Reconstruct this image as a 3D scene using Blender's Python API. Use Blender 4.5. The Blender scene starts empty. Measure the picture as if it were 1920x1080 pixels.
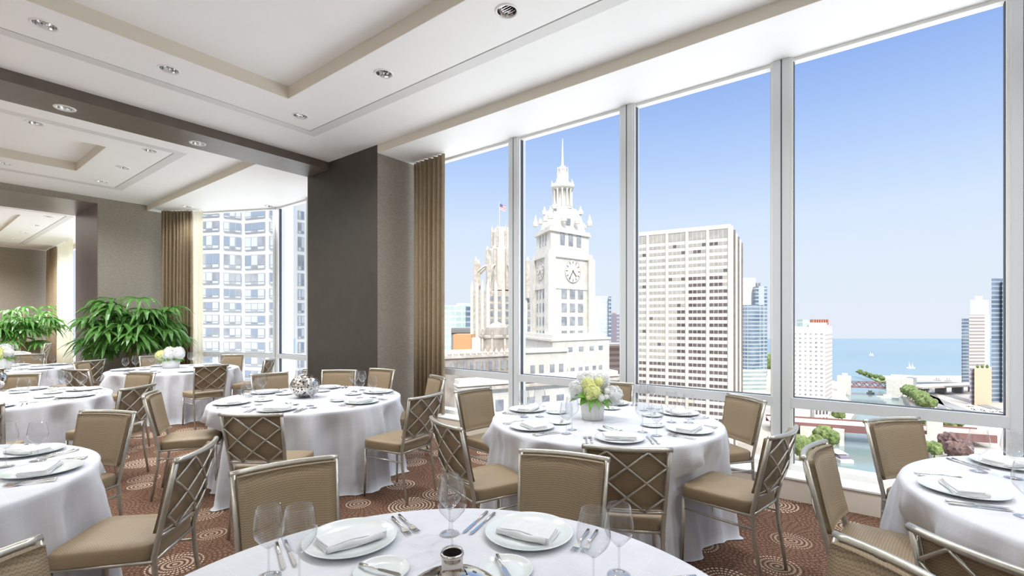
import bpy, bmesh, math, random
from math import sin, cos, pi, radians, atan2, hypot, sqrt
from mathutils import Vector, Matrix

S = bpy.context.scene
COL = S.collection
random.seed(7)
R = random.Random(11)

# ------------------------------------------------------------------ camera
FPX, EYE, CX, HY = 894.0, 1.56, 960.0, 601.0     # focal length in pixels of a 1920 px wide frame
YAW = radians(52.54)
DV = (sin(YAW), cos(YAW))
RV = (cos(YAW), -sin(YAW))
cam_d = bpy.data.cameras.new('camera')
cam_d.sensor_width = 36.0
cam_d.lens = 36.0 * FPX / 1920.0
cam_d.shift_y = (HY - 540.0) / 1920.0
cam_d.clip_start = 0.05
cam_d.clip_end = 9000
cam = bpy.data.objects.new('camera', cam_d)
cam.location = (0, 0, EYE)
cam.rotation_euler = (radians(90), 0, -YAW)
COL.objects.link(cam)
S.camera = cam

# ------------------------------------------------------------------ world, sun, exposure
S.view_settings.view_transform = 'Standard'
S.view_settings.look = 'None'
S.view_settings.gamma = 1
S.view_settings.exposure = 0.62
S.view_settings.use_curve_mapping = False
S.cycles.use_denoising = True
S.cycles.max_bounces = 14
S.cycles.diffuse_bounces = 6
S.cycles.glossy_bounces = 4
S.cycles.transmission_bounces = 8
S.cycles.transparent_max_bounces = 24
S.cycles.caustics_reflective = False
S.cycles.caustics_refractive = False
S.cycles.sample_clamp_indirect = 6.0

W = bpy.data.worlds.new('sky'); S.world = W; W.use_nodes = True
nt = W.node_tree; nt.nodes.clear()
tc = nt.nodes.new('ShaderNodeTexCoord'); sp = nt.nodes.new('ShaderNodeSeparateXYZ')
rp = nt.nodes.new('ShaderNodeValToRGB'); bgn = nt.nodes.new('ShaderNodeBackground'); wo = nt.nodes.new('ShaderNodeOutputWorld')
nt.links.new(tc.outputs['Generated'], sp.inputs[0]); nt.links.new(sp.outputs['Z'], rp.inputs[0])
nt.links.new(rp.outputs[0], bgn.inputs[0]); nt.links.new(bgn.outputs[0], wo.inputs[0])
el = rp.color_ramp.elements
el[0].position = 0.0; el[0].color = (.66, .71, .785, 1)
el[1].position = 1.0; el[1].color = (3.7, 3.8, 3.9, 1)  # unseen upper sky made far brighter, to light the interior
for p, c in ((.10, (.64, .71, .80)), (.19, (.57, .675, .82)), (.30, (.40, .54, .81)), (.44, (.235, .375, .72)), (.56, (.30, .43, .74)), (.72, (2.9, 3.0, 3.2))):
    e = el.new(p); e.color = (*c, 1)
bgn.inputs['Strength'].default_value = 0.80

sun_d = bpy.data.lights.new('sun', 'SUN'); sun_d.energy = 2.7; sun_d.angle = radians(1.0); sun_d.color = (1, .95, .86)
sun = bpy.data.objects.new('sun', sun_d); COL.objects.link(sun)
_az = YAW - radians(4); _el = radians(42)        # travels away from the camera, over the roof of the hotel
sun.rotation_euler = Vector((sin(_az) * cos(_el), cos(_az) * cos(_el), -sin(_el))).to_track_quat('-Z', 'Y').to_euler()
DOWNLIGHT_W = 90.0

# ------------------------------------------------------------------ tags and small helpers
def tag(o, label=None, cat=None, group=None, kind=None):
    if label: o['label'] = label
    if cat: o['category'] = cat
    if group: o['group'] = group
    if kind: o['kind'] = kind
    return o
def empty(name, loc=(0, 0, 0), rz=0):
    o = bpy.data.objects.new(name, None); o.empty_display_size = .1
    o.location = loc; o.rotation_euler = (0, 0, rz); COL.objects.link(o); return o
def copy_tree(o, parent=None):
    c = o.copy(); COL.objects.link(c)
    if parent is not None: c.parent = parent
    for ch in [k for k in o.children]:
        copy_tree(ch, c)
    return c
class Proto:
    """first placement uses the built thing itself, later ones copy it with its parts"""
    def __init__(s, build): s.build = build; s.first = None; s.used = False
    def place(s, loc, rz, label, group=None, scale=None):
        if s.first is None: s.first = s.build(); o = s.first
        else: o = copy_tree(s.first)
        o.location = loc; o.rotation_euler = (0, 0, rz)
        if scale: o.scale = (scale,) * 3
        o['label'] = label
        if group: o['group'] = group
        return o
def proj(x, y, z):
    D = x * DV[0] + y * DV[1]
    if D < .05: return (-9999, -9999, D)
    return (CX + FPX * (x * RV[0] + y * RV[1]) / D, HY + FPX * (EYE - z) / D, D)
def vis(x, y, z, m=25):
    a, b, D = proj(x, y, z)
    return D > .1 and -m < a < 1920 + m and -m < b < 1080 + m
def at(px, D):
    k = (px - CX) / FPX * D
    return (D * DV[0] + k * RV[0], D * DV[1] + k * RV[1])
def zat(py, D): return EYE - (py - HY) * D / FPX
def on(px, py, z):
    D = FPX * (EYE - z) / (py - HY)
    return at(px, D)
def dirv(deg):          # unit vector at an angle to the right of the view axis
    a = radians(deg); return (DV[0] * cos(a) + RV[0] * sin(a), DV[1] * cos(a) + RV[1] * sin(a))

class MB:
    def __init__(s): s.v = []; s.f = []; s.m = []; s.cur = 0; s.smooth = False; s.sm = []
    def add(s, vs, fs):
        b = len(s.v); s.v += [tuple(v) for v in vs]
        for f in fs: s.f.append(tuple(b + i for i in f)); s.m.append(s.cur); s.sm.append(s.smooth)
        return s
    def box(s, x0, x1, y0, y1, z0, z1):
        return s.add([(x0, y0, z0), (x1, y0, z0), (x1, y1, z0), (x0, y1, z0), (x0, y0, z1), (x1, y0, z1), (x1, y1, z1), (x0, y1, z1)],
                     [(0, 3, 2, 1), (4, 5, 6, 7), (0, 1, 5, 4), (1, 2, 6, 5), (2, 3, 7, 6), (3, 0, 4, 7)])
    def prism(s, pts, z0, z1, top=None):
        a = sum(pts[i][0] * pts[(i + 1) % len(pts)][1] - pts[(i + 1) % len(pts)][0] * pts[i][1] for i in range(len(pts)))
        if a < 0:
            pts = pts[::-1]; top = top[::-1] if top else None
        n = len(pts); t = top or pts
        vs = [(p[0], p[1], z0) for p in pts] + [(p[0], p[1], z1) for p in t]
        return s.add(vs, [tuple(range(n))[::-1], tuple(range(n, 2 * n))] + [(i, (i + 1) % n, n + (i + 1) % n, n + i) for i in range(n)])
    def lathe(s, prof, n=24, c=(0, 0), capb=True, capt=True):
        vs = []; fs = []
        for r, z in prof:
            for i in range(n):
                a = 2 * pi * i / n; vs.append((c[0] + r * cos(a), c[1] + r * sin(a), z))
        for k in range(len(prof) - 1):
            for i in range(n):
                j = (i + 1) % n; fs.append((k * n + i, k * n + j, (k + 1) * n + j, (k + 1) * n + i))
        if capb: fs.append(tuple(range(n))[::-1])
        if capt: fs.append(tuple(range((len(prof) - 1) * n, len(prof) * n)))
        return s.add(vs, fs)
    def tube(s, pts, r, n=8, flat=1.0):
        pts = [Vector(p) for p in pts]; rings = []; vs = []; fs = []
        up0 = None
        for i, p in enumerate(pts):
            t = (pts[min(i + 1, len(pts) - 1)] - pts[max(i - 1, 0)]).normalized()
            if up0 is None: up0 = Vector((0, 0, 1)) if abs(t.z) < .9 else Vector((1, 0, 0))
            a = t.cross(up0).normalized(); b = a.cross(t).normalized(); up0 = b
            rr = r[i] if isinstance(r, (list, tuple)) else r
            for k in range(n):
                q = 2 * pi * k / n; vs.append(p + a * cos(q) * rr + b * sin(q) * rr * flat)
        m = len(pts)
        for i in range(m - 1):
            for k in range(n):
                j = (k + 1) % n; fs.append((i * n + k, i * n + j, (i + 1) * n + j, (i + 1) * n + k))
        fs.append(tuple(range(n))[::-1]); fs.append(tuple(range((m - 1) * n, m * n)))
        return s.add(vs, fs)
    def grid(s, P):
        nu = len(P); nv = len(P[0]); vs = [p for r_ in P for p in r_]
        return s.add(vs, [(i * nv + j, (i + 1) * nv + j, (i + 1) * nv + j + 1, i * nv + j + 1) for i in range(nu - 1) for j in range(nv - 1)])
    def build(s, name, mats, parent=None, bevel=0, subsurf=0, solid=0, loc=None):
        me = bpy.data.meshes.new(name); me.from_pydata(s.v, [], s.f)
        if not isinstance(mats, (list, tuple)): mats = [mats]
        for m in mats: me.materials.append(m)
        me.polygons.foreach_set('material_index', s.m); me.polygons.foreach_set('use_smooth', s.sm); me.update()
        o = bpy.data.objects.new(name, me); COL.objects.link(o)
        if parent is not None: o.parent = parent
        if loc: o.location = loc
        if solid:
            q = o.modifiers.new('thick', 'SOLIDIFY'); q.thickness = solid; q.offset = 0
        if bevel:
            q = o.modifiers.new('bevel', 'BEVEL'); q.width = bevel; q.segments = 2; q.limit_method = 'ANGLE'
        if subsurf:
            q = o.modifiers.new('sub', 'SUBSURF'); q.levels = subsurf; q.render_levels = subsurf
        return o
def smooth(): m = MB(); m.smooth = True; return m

# ------------------------------------------------------------------ materials
def mat(name, col, rough=.6, metal=0, spec=.5, trans=0, alpha=1, sheen=0):
    m = bpy.data.materials.new(name); m.use_nodes = True
    b = m.node_tree.nodes['Principled BSDF']
    b.inputs['Base Color'].default_value = (*col, 1); b.inputs['Roughness'].default_value = rough
    b.inputs['Metallic'].default_value = metal; b.inputs['Specular IOR Level'].default_value = spec
    if sheen: b.inputs['Sheen Weight'].default_value = sheen
    return m
def N(m, t, **k):
    n = m.node_tree.nodes.new(t)
    for a, b in k.items(): setattr(n, a, b)
    return n
def L(m, a, b): m.node_tree.links.new(a, b)
def BS(m): return m.node_tree.nodes['Principled BSDF']
def math_(m, op, a, b=None, c=None):
    n = N(m, 'ShaderNodeMath', operation=op)
    for i, v in enumerate((a, b, c)):
        if v is None: continue
        if isinstance(v, (int, float)): n.inputs[i].default_value = v
        else: L(m, v, n.inputs[i])
    return n.outputs[0]
def mixc(m, fac, c1, c2):
    n = N(m, 'ShaderNodeMix', data_type='RGBA')
    if isinstance(fac, (int, float)): n.inputs[0].default_value = fac
    else: L(m, fac, n.inputs[0])
    for i, c in ((6, c1), (7, c2)):
        if isinstance(c, tuple): n.inputs[i].default_value = (*c, 1)
        else: L(m, c, n.inputs[i])
    return n.outputs[2]
def noisy(m, c1, c2, scale=5, detail=3, bump=0, bscale=None, stretch=None):
    k_ = m.get('k', 1); c1 = tuple(v * k_ for v in c1); c2 = tuple(v * k_ for v in c2)
    t = N(m, 'ShaderNodeTexCoord'); n = N(m, 'ShaderNodeTexNoise'); n.inputs['Scale'].default_value = scale; n.inputs['Detail'].default_value = detail
    src = t.outputs['Object']
    if stretch:
        mp = N(m, 'ShaderNodeMapping'); mp.inputs['Scale'].default_value = stretch; L(m, src, mp.inputs[0]); src = mp.outputs[0]
    L(m, src, n.inputs['Vector'])
    r = N(m, 'ShaderNodeMapRange'); r.inputs[1].default_value = .3; r.inputs[2].default_value = .7; L(m, n.outputs['Fac'], r.inputs[0])
    L(m, mixc(m, r.outputs[0], c1, c2), BS(m).inputs['Base Color'])
    if bump:
        b = N(m, 'ShaderNodeBump'); b.inputs['Strength'].default_value = bump; b.inputs['Distance'].default_value = .004
        if bscale:
            n2 = N(m, 'ShaderNodeTexNoise'); n2.inputs['Scale'].default_value = bscale; L(m, src, n2.inputs['Vector']); L(m, n2.outputs['Fac'], b.inputs['Height'])
        else: L(m, n.outputs['Fac'], b.inputs['Height'])
        L(m, b.outputs[0], BS(m).inputs['Normal'])
    return m
def thin_glass(name, tint=(1, 1, 1), f0=.05, f1=.6, rough=0.0, p=4.0):
    """thin clear glass: passes light straight, mirrors more at grazing angles"""
    m = bpy.data.materials.new(name); m.use_nodes = True; t = m.node_tree; t.nodes.clear()
    o = t.nodes.new('ShaderNodeOutputMaterial'); mx = t.nodes.new('ShaderNodeMixShader'); tr = t.nodes.new('ShaderNodeBsdfTransparent')
    gl = t.nodes.new('ShaderNodeBsdfGlossy'); lw = t.nodes.new('ShaderNodeLayerWeight'); lw.inputs[0].default_value = .5
    pw = t.nodes.new('ShaderNodeMath'); pw.operation = 'POWER'; pw.inputs[1].default_value = p
    mu = t.nodes.new('ShaderNodeMath'); mu.operation = 'MULTIPLY_ADD'; mu.inputs[1].default_value = f1; mu.inputs[2].default_value = f0
    tr.inputs[0].default_value = (*tint, 1); gl.inputs['Roughness'].default_value = rough
    t.links.new(lw.outputs['Facing'], pw.inputs[0]); t.links.new(pw.outputs[0], mu.inputs[0]); t.links.new(mu.outputs[0], mx.inputs[0]); t.links.new(tr.outputs[0], mx.inputs[1])
    t.links.new(gl.outputs[0], mx.inputs[2]); t.links.new(mx.outputs[0], o.inputs[0]); return m

M = {}
M['ceil'] = noisy(mat('ceiling_paint', (.88, .885, .875), .55), (.88, .885, .875), (.895, .90, .89), 3)
M['diffuser'] = mat('diffuser_paint', (.70, .70, .69), .5)
M['cream'] = mat('cream_paint', (.70, .65, .55), .55)
M['slot'] = mat('slot_dark', (.05, .05, .05), .8)
M['wall'] = noisy(mat('woven_wallpaper', (.25, .215, .175), .7), (.255, .225, .185), (.33, .295, .245), 26, 5, .5, 160, (1, 1, 2.2))
M['beam'] = noisy(mat('beam_wrap', (.13, .105, .085), .38), (.115, .093, .076), (.135, .11, .09), 8)
M['pierside'] = noisy(mat('pier_side_shade', (.09, .075, .06), .5), (.046, .039, .031), (.056, .048, .039), 6)  # pier side: its shade is put into the colour
M['plum'] = noisy(mat('plum_satin_wall', (.20, .165, .16), .35), (.19, .155, .15), (.215, .18, .175), 6)
M['alu'] = mat('window_aluminium', (.72, .75, .76), .4, .1)
M['gasket'] = mat('window_gasket', (.06, .07, .09), .5)
M['sill'] = mat('white_sill', (.86, .86, .83), .45)
M['conv'] = mat('convector_cream', (.80, .74, .63), .45)
M['pane'] = thin_glass('window_pane', (.985, .99, .995), .0, .02)
M['wineglass'] = thin_glass('wine_glass', (.94, .945, .95), .06, 1.0, .0, 2.7)
M['porcelain'] = mat('porcelain', (.68, .72, .71), .16)
M['linen'] = noisy(mat('napkin_linen', (.72, .72, .725), .85), (.62, .625, .635), (.67, .67, .68), 30, 3, .2, 300)
M['silver'] = mat('silver_cutlery', (.72, .70, .65), .16, 1)
M['chrome'] = mat('downlight_chrome', (.8, .8, .8), .12, 1)
M['white_ring'] = mat('white_trim_ring', (.85, .85, .84), .4)
M['champ'] = noisy(mat('champagne_metal', (.50, .48, .42), .32, .7), (.47, .45, .39), (.55, .53, .46), 40)
M['wood'] = mat('table_wood', (.3, .2, .12), .5)
M['pot'] = None

# tablecloth: white damask with a woven grid
m = mat('white_tablecloth', (.8, .8, .83), .7, sheen=.2); M['cloth'] = m
t = N(m, 'ShaderNodeTexCoord'); br = N(m, 'ShaderNodeTexBrick'); br.offset = 0.0
br.inputs['Scale'].default_value = 1; br.inputs['Brick Width'].default_value = .115; br.inputs['Row Height'].default_value = .085
br.inputs['Mortar Size'].default_value = .0016; br.inputs['Mortar Smooth'].default_value = .6
br.inputs['Color1'].default_value = (.60, .61, .645, 1); br.inputs['Color2'].default_value = (.585, .595, .63, 1); br.inputs['Mortar'].default_value = (.645, .655, .69, 1)
L(m, t.outputs['UV'], br.inputs[0])
ns = N(m, 'ShaderNodeTexNoise'); ns.inputs['Scale'].default_value = 9; ns.inputs['Detail'].default_value = 6; L(m, t.outputs['Object'], ns.inputs['Vector'])
r = N(m, 'ShaderNodeMapRange'); r.inputs[1].default_value = .35; r.inputs[2].default_value = .65; r.inputs[3].default_value = .955; r.inputs[4].default_value = 1.02; L(m, ns.outputs['Fac'], r.inputs[0])
mx = N(m, 'ShaderNodeMix', data_type='RGBA', blend_type='MULTIPLY'); mx.inputs[0].default_value = 1; L(m, br.outputs[0], mx.inputs[6]); L(m, r.outputs[0], mx.inputs[7]); L(m, mx.outputs[2], BS(m).inputs['Base Color'])
b = N(m, 'ShaderNodeBump'); b.inputs['Strength'].default_value = .35; b.inputs['Distance'].default_value = .01; L(m, ns.outputs['Fac'], b.inputs['Height']); L(m, b.outputs[0], BS(m).inputs['Normal'])

# woven chair fabric: small zigzag rows, brown on tan
m = mat('woven_chair_fabric', (.3, .22, .13), .5, spec=.35); M['fabric'] = m
t = N(m, 'ShaderNodeTexCoord'); s3 = N(m, 'ShaderNodeSeparateXYZ'); L(m, t.outputs['Object'], s3.inputs[0])
row = math_(m, 'ADD', s3.outputs['Z'], math_(m, 'MULTIPLY', s3.outputs['X'], .7))
tri = math_(m, 'ABSOLUTE', math_(m, 'SUBTRACT', math_(m, 'FRACT', math_(m, 'MULTIPLY', s3.outputs['Y'], 1 / .0125)), .5))
v = math_(m, 'FRACT', math_(m, 'ADD', math_(m, 'MULTIPLY', row, 1 / .0085), math_(m, 'MULTIPLY', tri, .8)))
ln = math_(m, 'LESS_THAN', math_(m, 'ABSOLUTE', math_(m, 'SUBTRACT', v, .5)), .17)
ns = N(m, 'ShaderNodeTexNoise'); ns.inputs['Scale'].default_value = 160; L(m, t.outputs['Object'], ns.inputs['Vector'])
ba = mixc(m, ns.outputs['Fac'], (.28, .21, .128), (.35, .27, .17))
L(m, mixc(m, math_(m, 'MULTIPLY', ln, .5), ba, (.13, .085, .045)), BS(m).inputs['Base Color'])
b = N(m, 'ShaderNodeBump'); b.inputs['Strength'].default_value = .35; b.inputs['Distance'].default_value = .002; b.invert = True; L(m, ln, b.inputs['Height']); L(m, b.outputs[0], BS(m).inputs['Normal'])

# carpet: brown heathered pile with dashed cream whorls
m = mat('whorl_carpet', (.2, .1, .06), .95, spec=.1); M['carpet'] = m
t = N(m, 'ShaderNodeTexCoord')
ms = N(m, 'ShaderNodeMapping'); ms.inputs['Scale'].default_value = (1, 1, 0); L(m, t.outputs['Object'], ms.inputs[0])
vo = N(m, 'ShaderNodeTexVoronoi', voronoi_dimensions='2D'); vo.inputs['Scale'].default_value = 2.1; vo.inputs['Randomness'].default_value = .75; L(m, ms.outputs[0], vo.inputs['Vector'])
sc = N(m, 'ShaderNodeVectorMath', operation='SCALE'); sc.inputs['Scale'].default_value = 2.1; L(m, ms.outputs[0], sc.inputs[0])
sb = N(m, 'ShaderNodeVectorMath', operation='SUBTRACT'); L(m, ms.outputs[0], sb.inputs[0]); L(m, vo.outputs['Position'], sb.inputs[1])
sx = N(m, 'ShaderNodeSeparateXYZ'); L(m, sb.outputs[0], sx.inputs[0])
rad = math_(m, 'SQRT', math_(m, 'ADD', math_(m, 'MULTIPLY', sx.outputs[0], sx.outputs[0]), math_(m, 'MULTIPLY', sx.outputs[1], sx.outputs[1])))
cs = N(m, 'ShaderNodeSeparateColor'); L(m, vo.outputs['Color'], cs.inputs[0])
ring = math_(m, 'GREATER_THAN', math_(m, 'SINE', math_(m, 'MULTIPLY', rad, 2 * pi / .030)), .05)
ang = math_(m, 'ARCTAN2', sx.outputs[1], sx.outputs[0])
dash = math_(m, 'GREATER_THAN', math_(m, 'SINE', math_(m, 'ADD', math_(m, 'MULTIPLY', ang, 34), math_(m, 'MULTIPLY', rad, 40))), -.35)
lim = math_(m, 'LESS_THAN', rad, math_(m, 'MULTIPLY_ADD', cs.outputs[0], .13, .10))
fade = math_(m, 'MULTIPLY_ADD', cs.outputs[1], .5, .5)
msk = math_(m, 'MULTIPLY', math_(m, 'MULTIPLY', ring, dash), math_(m, 'MULTIPLY', lim, fade))
outer = math_(m, 'MULTIPLY', math_(m, 'MULTIPLY', ring, dash), .11)
msk = math_(m, 'MAXIMUM', msk, outer)
ns = N(m, 'ShaderNodeTexNoise'); ns.inputs['Scale'].default_value = 90; ns.inputs['Detail'].default_value = 4; L(m, t.outputs['Object'], ns.inputs['Vector'])
r = N(m, 'ShaderNodeMapRange'); r.inputs[1].default_value = .35; r.inputs[2].default_value = .65; L(m, ns.outputs['Fac'], r.inputs[0])
ba = mixc(m, r.outputs[0], (.062, .029, .017), (.20, .105, .066))
L(m, mixc(m, msk, ba, (.74, .62, .48)), BS(m).inputs['Base Color'])
b = N(m, 'ShaderNodeBump'); b.inputs['Strength'].default_value = .5; b.inputs['Distance'].default_value = .004; L(m, ns.outputs['Fac'], b.inputs['Height']); L(m, b.outputs[0], BS(m).inputs['Normal'])

# pierced silver ball: dark holes of varying size
m = mat('pierced_silver', (.75, .72, .66), .13, 1); M['pierced'] = m
t = N(m, 'ShaderNodeTexCoord'); vo = N(m, 'ShaderNodeTexVoronoi'); vo.inputs['Scale'].default_value = 44; vo.inputs['Randomness'].default_value = .8; L(m, t.outputs['Object'], vo.inputs['Vector'])
cs = N(m, 'ShaderNodeSeparateColor'); L(m, vo.outputs['Color'], cs.inputs[0])
hole = math_(m, 'LESS_THAN', vo.outputs['Distance'], math_(m, 'MULTIPLY_ADD', cs.outputs[0], .34, .15))
L(m, mixc(m, hole, (.75, .72, .66), (.02, .015, .012)), BS(m).inputs['Base Color'])
L(m, math_(m, 'SUBTRACT', 1, hole), BS(m).inputs['Metallic'])
b = N(m, 'ShaderNodeBump'); b.inputs['Strength'].default_value = .6; b.inputs['Distance'].default_value = .003; b.invert = True; L(m, hole, b.inputs['Height']); L(m, b.outputs[0], BS(m).inputs['Normal'])
M['vasesilver'] = mat('bright_silver', (.52, .49, .44), .12, 1)
M['void'] = mat('dark_inside', (.015, .01, .01), .9)

M['curtain'] = noisy(mat('bronze_curtain', (.38, .28, .16), .6, sheen=.3), (.27, .195, .112), (.33, .245, .145), 20, 3, .1, 200)
m = mat('sheer_curtain', (.85, .80, .58), .8); M['sheer'] = m
BS(m).inputs['Transmission Weight'].default_value = 0.0
_t = m.node_tree; _tl = N(m, 'ShaderNodeBsdfTranslucent'); _tl.inputs[0].default_value = (.96, .93, .80, 1); _tr = N(m, 'ShaderNodeBsdfTransparent')
_m1 = N(m, 'ShaderNodeMixShader'); _m1.inputs[0].default_value = .8; _m2 = N(m, 'ShaderNodeMixShader'); _m2.inputs[0].default_value = .38
_out = [n for n in _t.nodes if n.type == 'OUTPUT_MATERIAL'][0]
L(m, BS(m).outputs[0], _m1.inputs[1]); L(m, _tl.outputs[0], _m1.inputs[2]); L(m, _m1.outputs[0], _m2.inputs[1]); L(m, _tr.outputs[0], _m2.inputs[2]); L(m, _m2.outputs[0], _out.inputs[0])
def translucent(name, c, f=.35, rough=.4):
    m = mat(name, c, rough); noisy(m, tuple(k * .65 for k in c), tuple(min(1, k * 1.25) for k in c), 12)
    tl = N(m, 'ShaderNodeBsdfTranslucent'); tl.inputs[0].default_value = (*[min(1, k * 1.4) for k in c], 1)
    x = N(m, 'ShaderNodeMixShader'); x.inputs[0].default_value = f
    o = [n for n in m.node_tree.nodes if n.type == 'OUTPUT_MATERIAL'][0]
    L(m, BS(m).outputs[0], x.inputs[1]); L(m, tl.outputs[0], x.inputs[2]); L(m, x.outputs[0], o.inputs[0]); return m
M['leaf'] = translucent('palm_leaf', (.10, .25, .05), .3, .28)
M['leaf2'] = translucent('flower_leaf', (.15, .34, .05))
M['stem'] = noisy(mat('palm_cane', (.28, .22, .11), .7), (.2, .16, .08), (.36, .29, .15), 30)
M['soil'] = mat('pot_soil', (.06, .04, .03), .9)
M['planter'] = mat('planter_glaze', (.10, .09, .08), .35)
M['potwhite'] = mat('white_ceramic', (.74, .735, .73), .5)
M['petalw'] = translucent('white_petals', (.86, .88, .84), .25, .7)
M['petaly'] = translucent('lime_petals', (.80, .85, .42), .3, .7)

# ================================================================== THE ROOM
def struct(name, mb, m, parent=None, **k):
    o = mb.build(name, m, parent, **k)
    if parent is None: o['kind'] = 'structure'
    return o
ZC, ZS = 4.075, 3.96          # ceiling, soffit
XL, YB, XG = -3.9, -5.2, 5.05  # left wall, back wall, glass plane
XC = 4.75                      # convector front
P0, P1, P2 = (XG, 7.55), (5.04, 10.15), (3.86, 12.66)   # facade of the second room
Y2, Y3, YE = 12.66, 14.55, 23.8

struct('floor', MB().prism([(XL, YB), (5.3, YB), (5.3, 10.2), (4.0, 12.9), (4.0, 26), (XL, 26)], -.25, 0), M['carpet'])

ZC_, ZS_ = ZC, ZS
dls = [(.80, 5.62, ZC, 'the farthest left of the nearest white ceiling panel'), (1.92, 5.63, ZC, 'second along the far edge of the nearest ceiling panel'),
       (3.07, 5.63, ZC, 'at the far corner of the nearest ceiling panel by the pier'), (3.06, 3.99, ZC, 'in the middle of the right edge of the nearest ceiling panel'),
       (3.05, 2.39, ZC, 'nearest to the camera, at the top of the picture'),
       (1.20, 7.27, ZS - .004, 'left one set in the brown beam'), (2.53, 7.29, ZS - .004, 'right one set in the brown beam'),
       (1.12, 8.51, ZC, 'middle room, just behind the brown beam at far left'), (2.34, 8.54, ZC, 'middle room, nearest of the right edge row'),
       (2.33, 9.84, ZC, 'middle room, second of the right edge row'), (2.33, 11.13, ZC, 'middle room, farthest of the right edge row'),
       (1.11, 11.08, ZC, 'middle room, at the left edge of the picture'),
       (3.80, 11.52, ZS, 'in the window soffit above the tan curtain'), (4.84, 10.12, ZS, 'in the window soffit beside the middle room mullion'),
       (2.34, 15.9, ZC, 'far room, nearest of its row'), (2.34, 17.6, ZC, 'far room, second of its row'), (2.34, 19.3, ZC, 'far room, third of its row'), (2.34, 21.0, ZC, 'far room, last of its row'),
       (1.1, 16.0, ZC, 'far room, near left'), ]
dls[1] = (1.70, 5.63, ZC, dls[1][3])
def bored(mb, x0, x1, y0, y1, z0, z1):
    """a box with round holes where downlights sit in its underside"""
    hits = [(x, y) for x, y, z, w in dls if x0 < x < x1 and y0 < y < y1 and abs(z - z0) < .02]
    if not hits: return mb.box(x0, x1, y0, y1, z0, z1)
    o = MB().box(x0, x1, y0, y1, z0, z1).build('bore_box', M['ceil']); c = MB()
    for x, y in hits: c.lathe([(.079, z0 - .05), (.079, z0 + .062)], 32, (x, y))
    co = c.build('bore_cut', M['ceil']); md = o.modifiers.new('b', 'BOOLEAN'); md.object = co; md.solver = 'EXACT'
    bpy.context.view_layer.update(); me = o.evaluated_get(bpy.context.evaluated_depsgraph_get()).to_mesh()
    mb.add([v.co[:] for v in me.vertices], [tuple(p.vertices) for p in me.polygons])
    o.to_mesh_clear() if hasattr(o, 'to_mesh_clear') else None
    bpy.data.objects.remove(o); bpy.data.objects.remove(co)
    return mb
def ring(mb, ox0, ox1, oy0, oy1, ix0, ix1, iy0, iy1, z0, z1):
    bored(mb, ox0, ox1, oy0, iy0, z0, z1); bored(mb, ox0, ox1, iy1, oy1, z0, z1)
    bored(mb, ox0, ix0, iy0, iy1, z0, z1); bored(mb, ix1, ox1, iy0, iy1, z0, z1)
def tray(name, X0, X1, Y0, Y1, sx0, sx1, sy0, sy1, cx0, cx1, cy0, cy1, dep=.14):
    """ceiling with a slot diffuser rectangle and a raised central coffer"""
    b = .13; g = .014
    mb = MB(); ring(mb, X0, X1, Y0, Y1, sx0 - b, sx1 + b, sy0 - b, sy1 + b, ZC, ZC + .3)
    ring(mb, sx0 + g, sx1 - g, sy0 + g, sy1 - g, cx0, cx1, cy0, cy1, ZC, ZC + .3)
    root = struct(name, mb, M['ceil'])
    mb = MB(); ring(mb, sx0 - b, sx1 + b, sy0 - b, sy1 + b, sx0, sx1, sy0, sy1, ZC - .002, ZC + .3)
    mb.build('slot_diffuser', M['diffuser'], root)
    mb = MB(); ring(mb, sx0, sx1, sy0, sy1, sx0 + g, sx1 - g, sy0 + g, sy1 - g, ZC + .05, ZC + .3)
    mb.build('slot_gap', M['slot'], root)
    mb = MB(); mb.box(cx0 - .02, cx1 + .02, cy0 - .02, cy1 + .02, ZC + dep, ZC + dep + .1)
    mb.build('coffer_panel', M['ceil'], root)
    mb = MB(); ring(mb, cx0 - .001, cx1 + .001, cy0 - .001, cy1 + .001, cx0 + .004, cx1 - .004, cy0 + .004, cy1 - .004, ZC + .002, ZC + dep)
    mb.build('coffer_edge', M['cream'], root)
    return root
tray('ceiling', XL, 4.25, YB, 6.92, -2.9, 3.40, -3.6, 5.98, -2.25, 2.75, -2.9, 5.31)
tray('ceiling', XL, 3.42, 7.55, Y2, -2.9, 2.60, 8.39, 11.48, -2.25, 1.91, 8.87, 10.69)
tray('ceiling', XL, 3.9, Y3, YE, -2.9, 2.59, 15.5, 22.3, -2.25, 1.9, 16.2, 21.5, .06)
# soffits along the glass
mb = MB(); mb.box(4.25, XG + .05, YB, 5.68, ZS, ZC + .3); sf = struct('ceiling', mb, M['ceil'])
MB().box(4.246, 4.2505, YB, 5.68, ZS + .001, ZC).build('soffit_fascia', M['cream'], sf)
mb = MB(); bored(mb, 3.42, XG + .05, 7.55, 10.25, ZS, ZC + .3); bored(mb, 3.42, 4.05, 10.25, 12.0, ZS, ZC + .3); mb.prism([(4.05, 10.25), (P1[0] + .01, 10.25), (4.18, 12.0), (4.05, 12.0)], ZS, ZC + .3); mb.prism([(3.42, 12.0), (4.18, 12.0), (P2[0] + .03, P2[1]), (3.42, Y2)], ZS, ZC + .3); sf = struct('ceiling', mb, M['ceil'])
MB().box(3.416, 3.4205, 7.55, Y2, ZS + .001, ZC).build('soffit_fascia', M['cream'], sf)
# beam and pier between the first and second room
mb = MB(); bored(mb, XL, 4.25, 6.92, 7.55, ZS - .004, ZC + .3)
struct('trim_1', mb, M['beam'])
# pier: room-side face darkened in colour for its shade, paper on the front
mb = MB(); mb.box(4.25, 5.02, 5.68, 7.55, 0, ZC + .3); pier = struct('wall_right', mb, M['wall'])
MB().box(4.243, 4.2505, 5.684, 7.55, 0, ZC).build('shaded_side', M['pierside'], pier)
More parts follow.
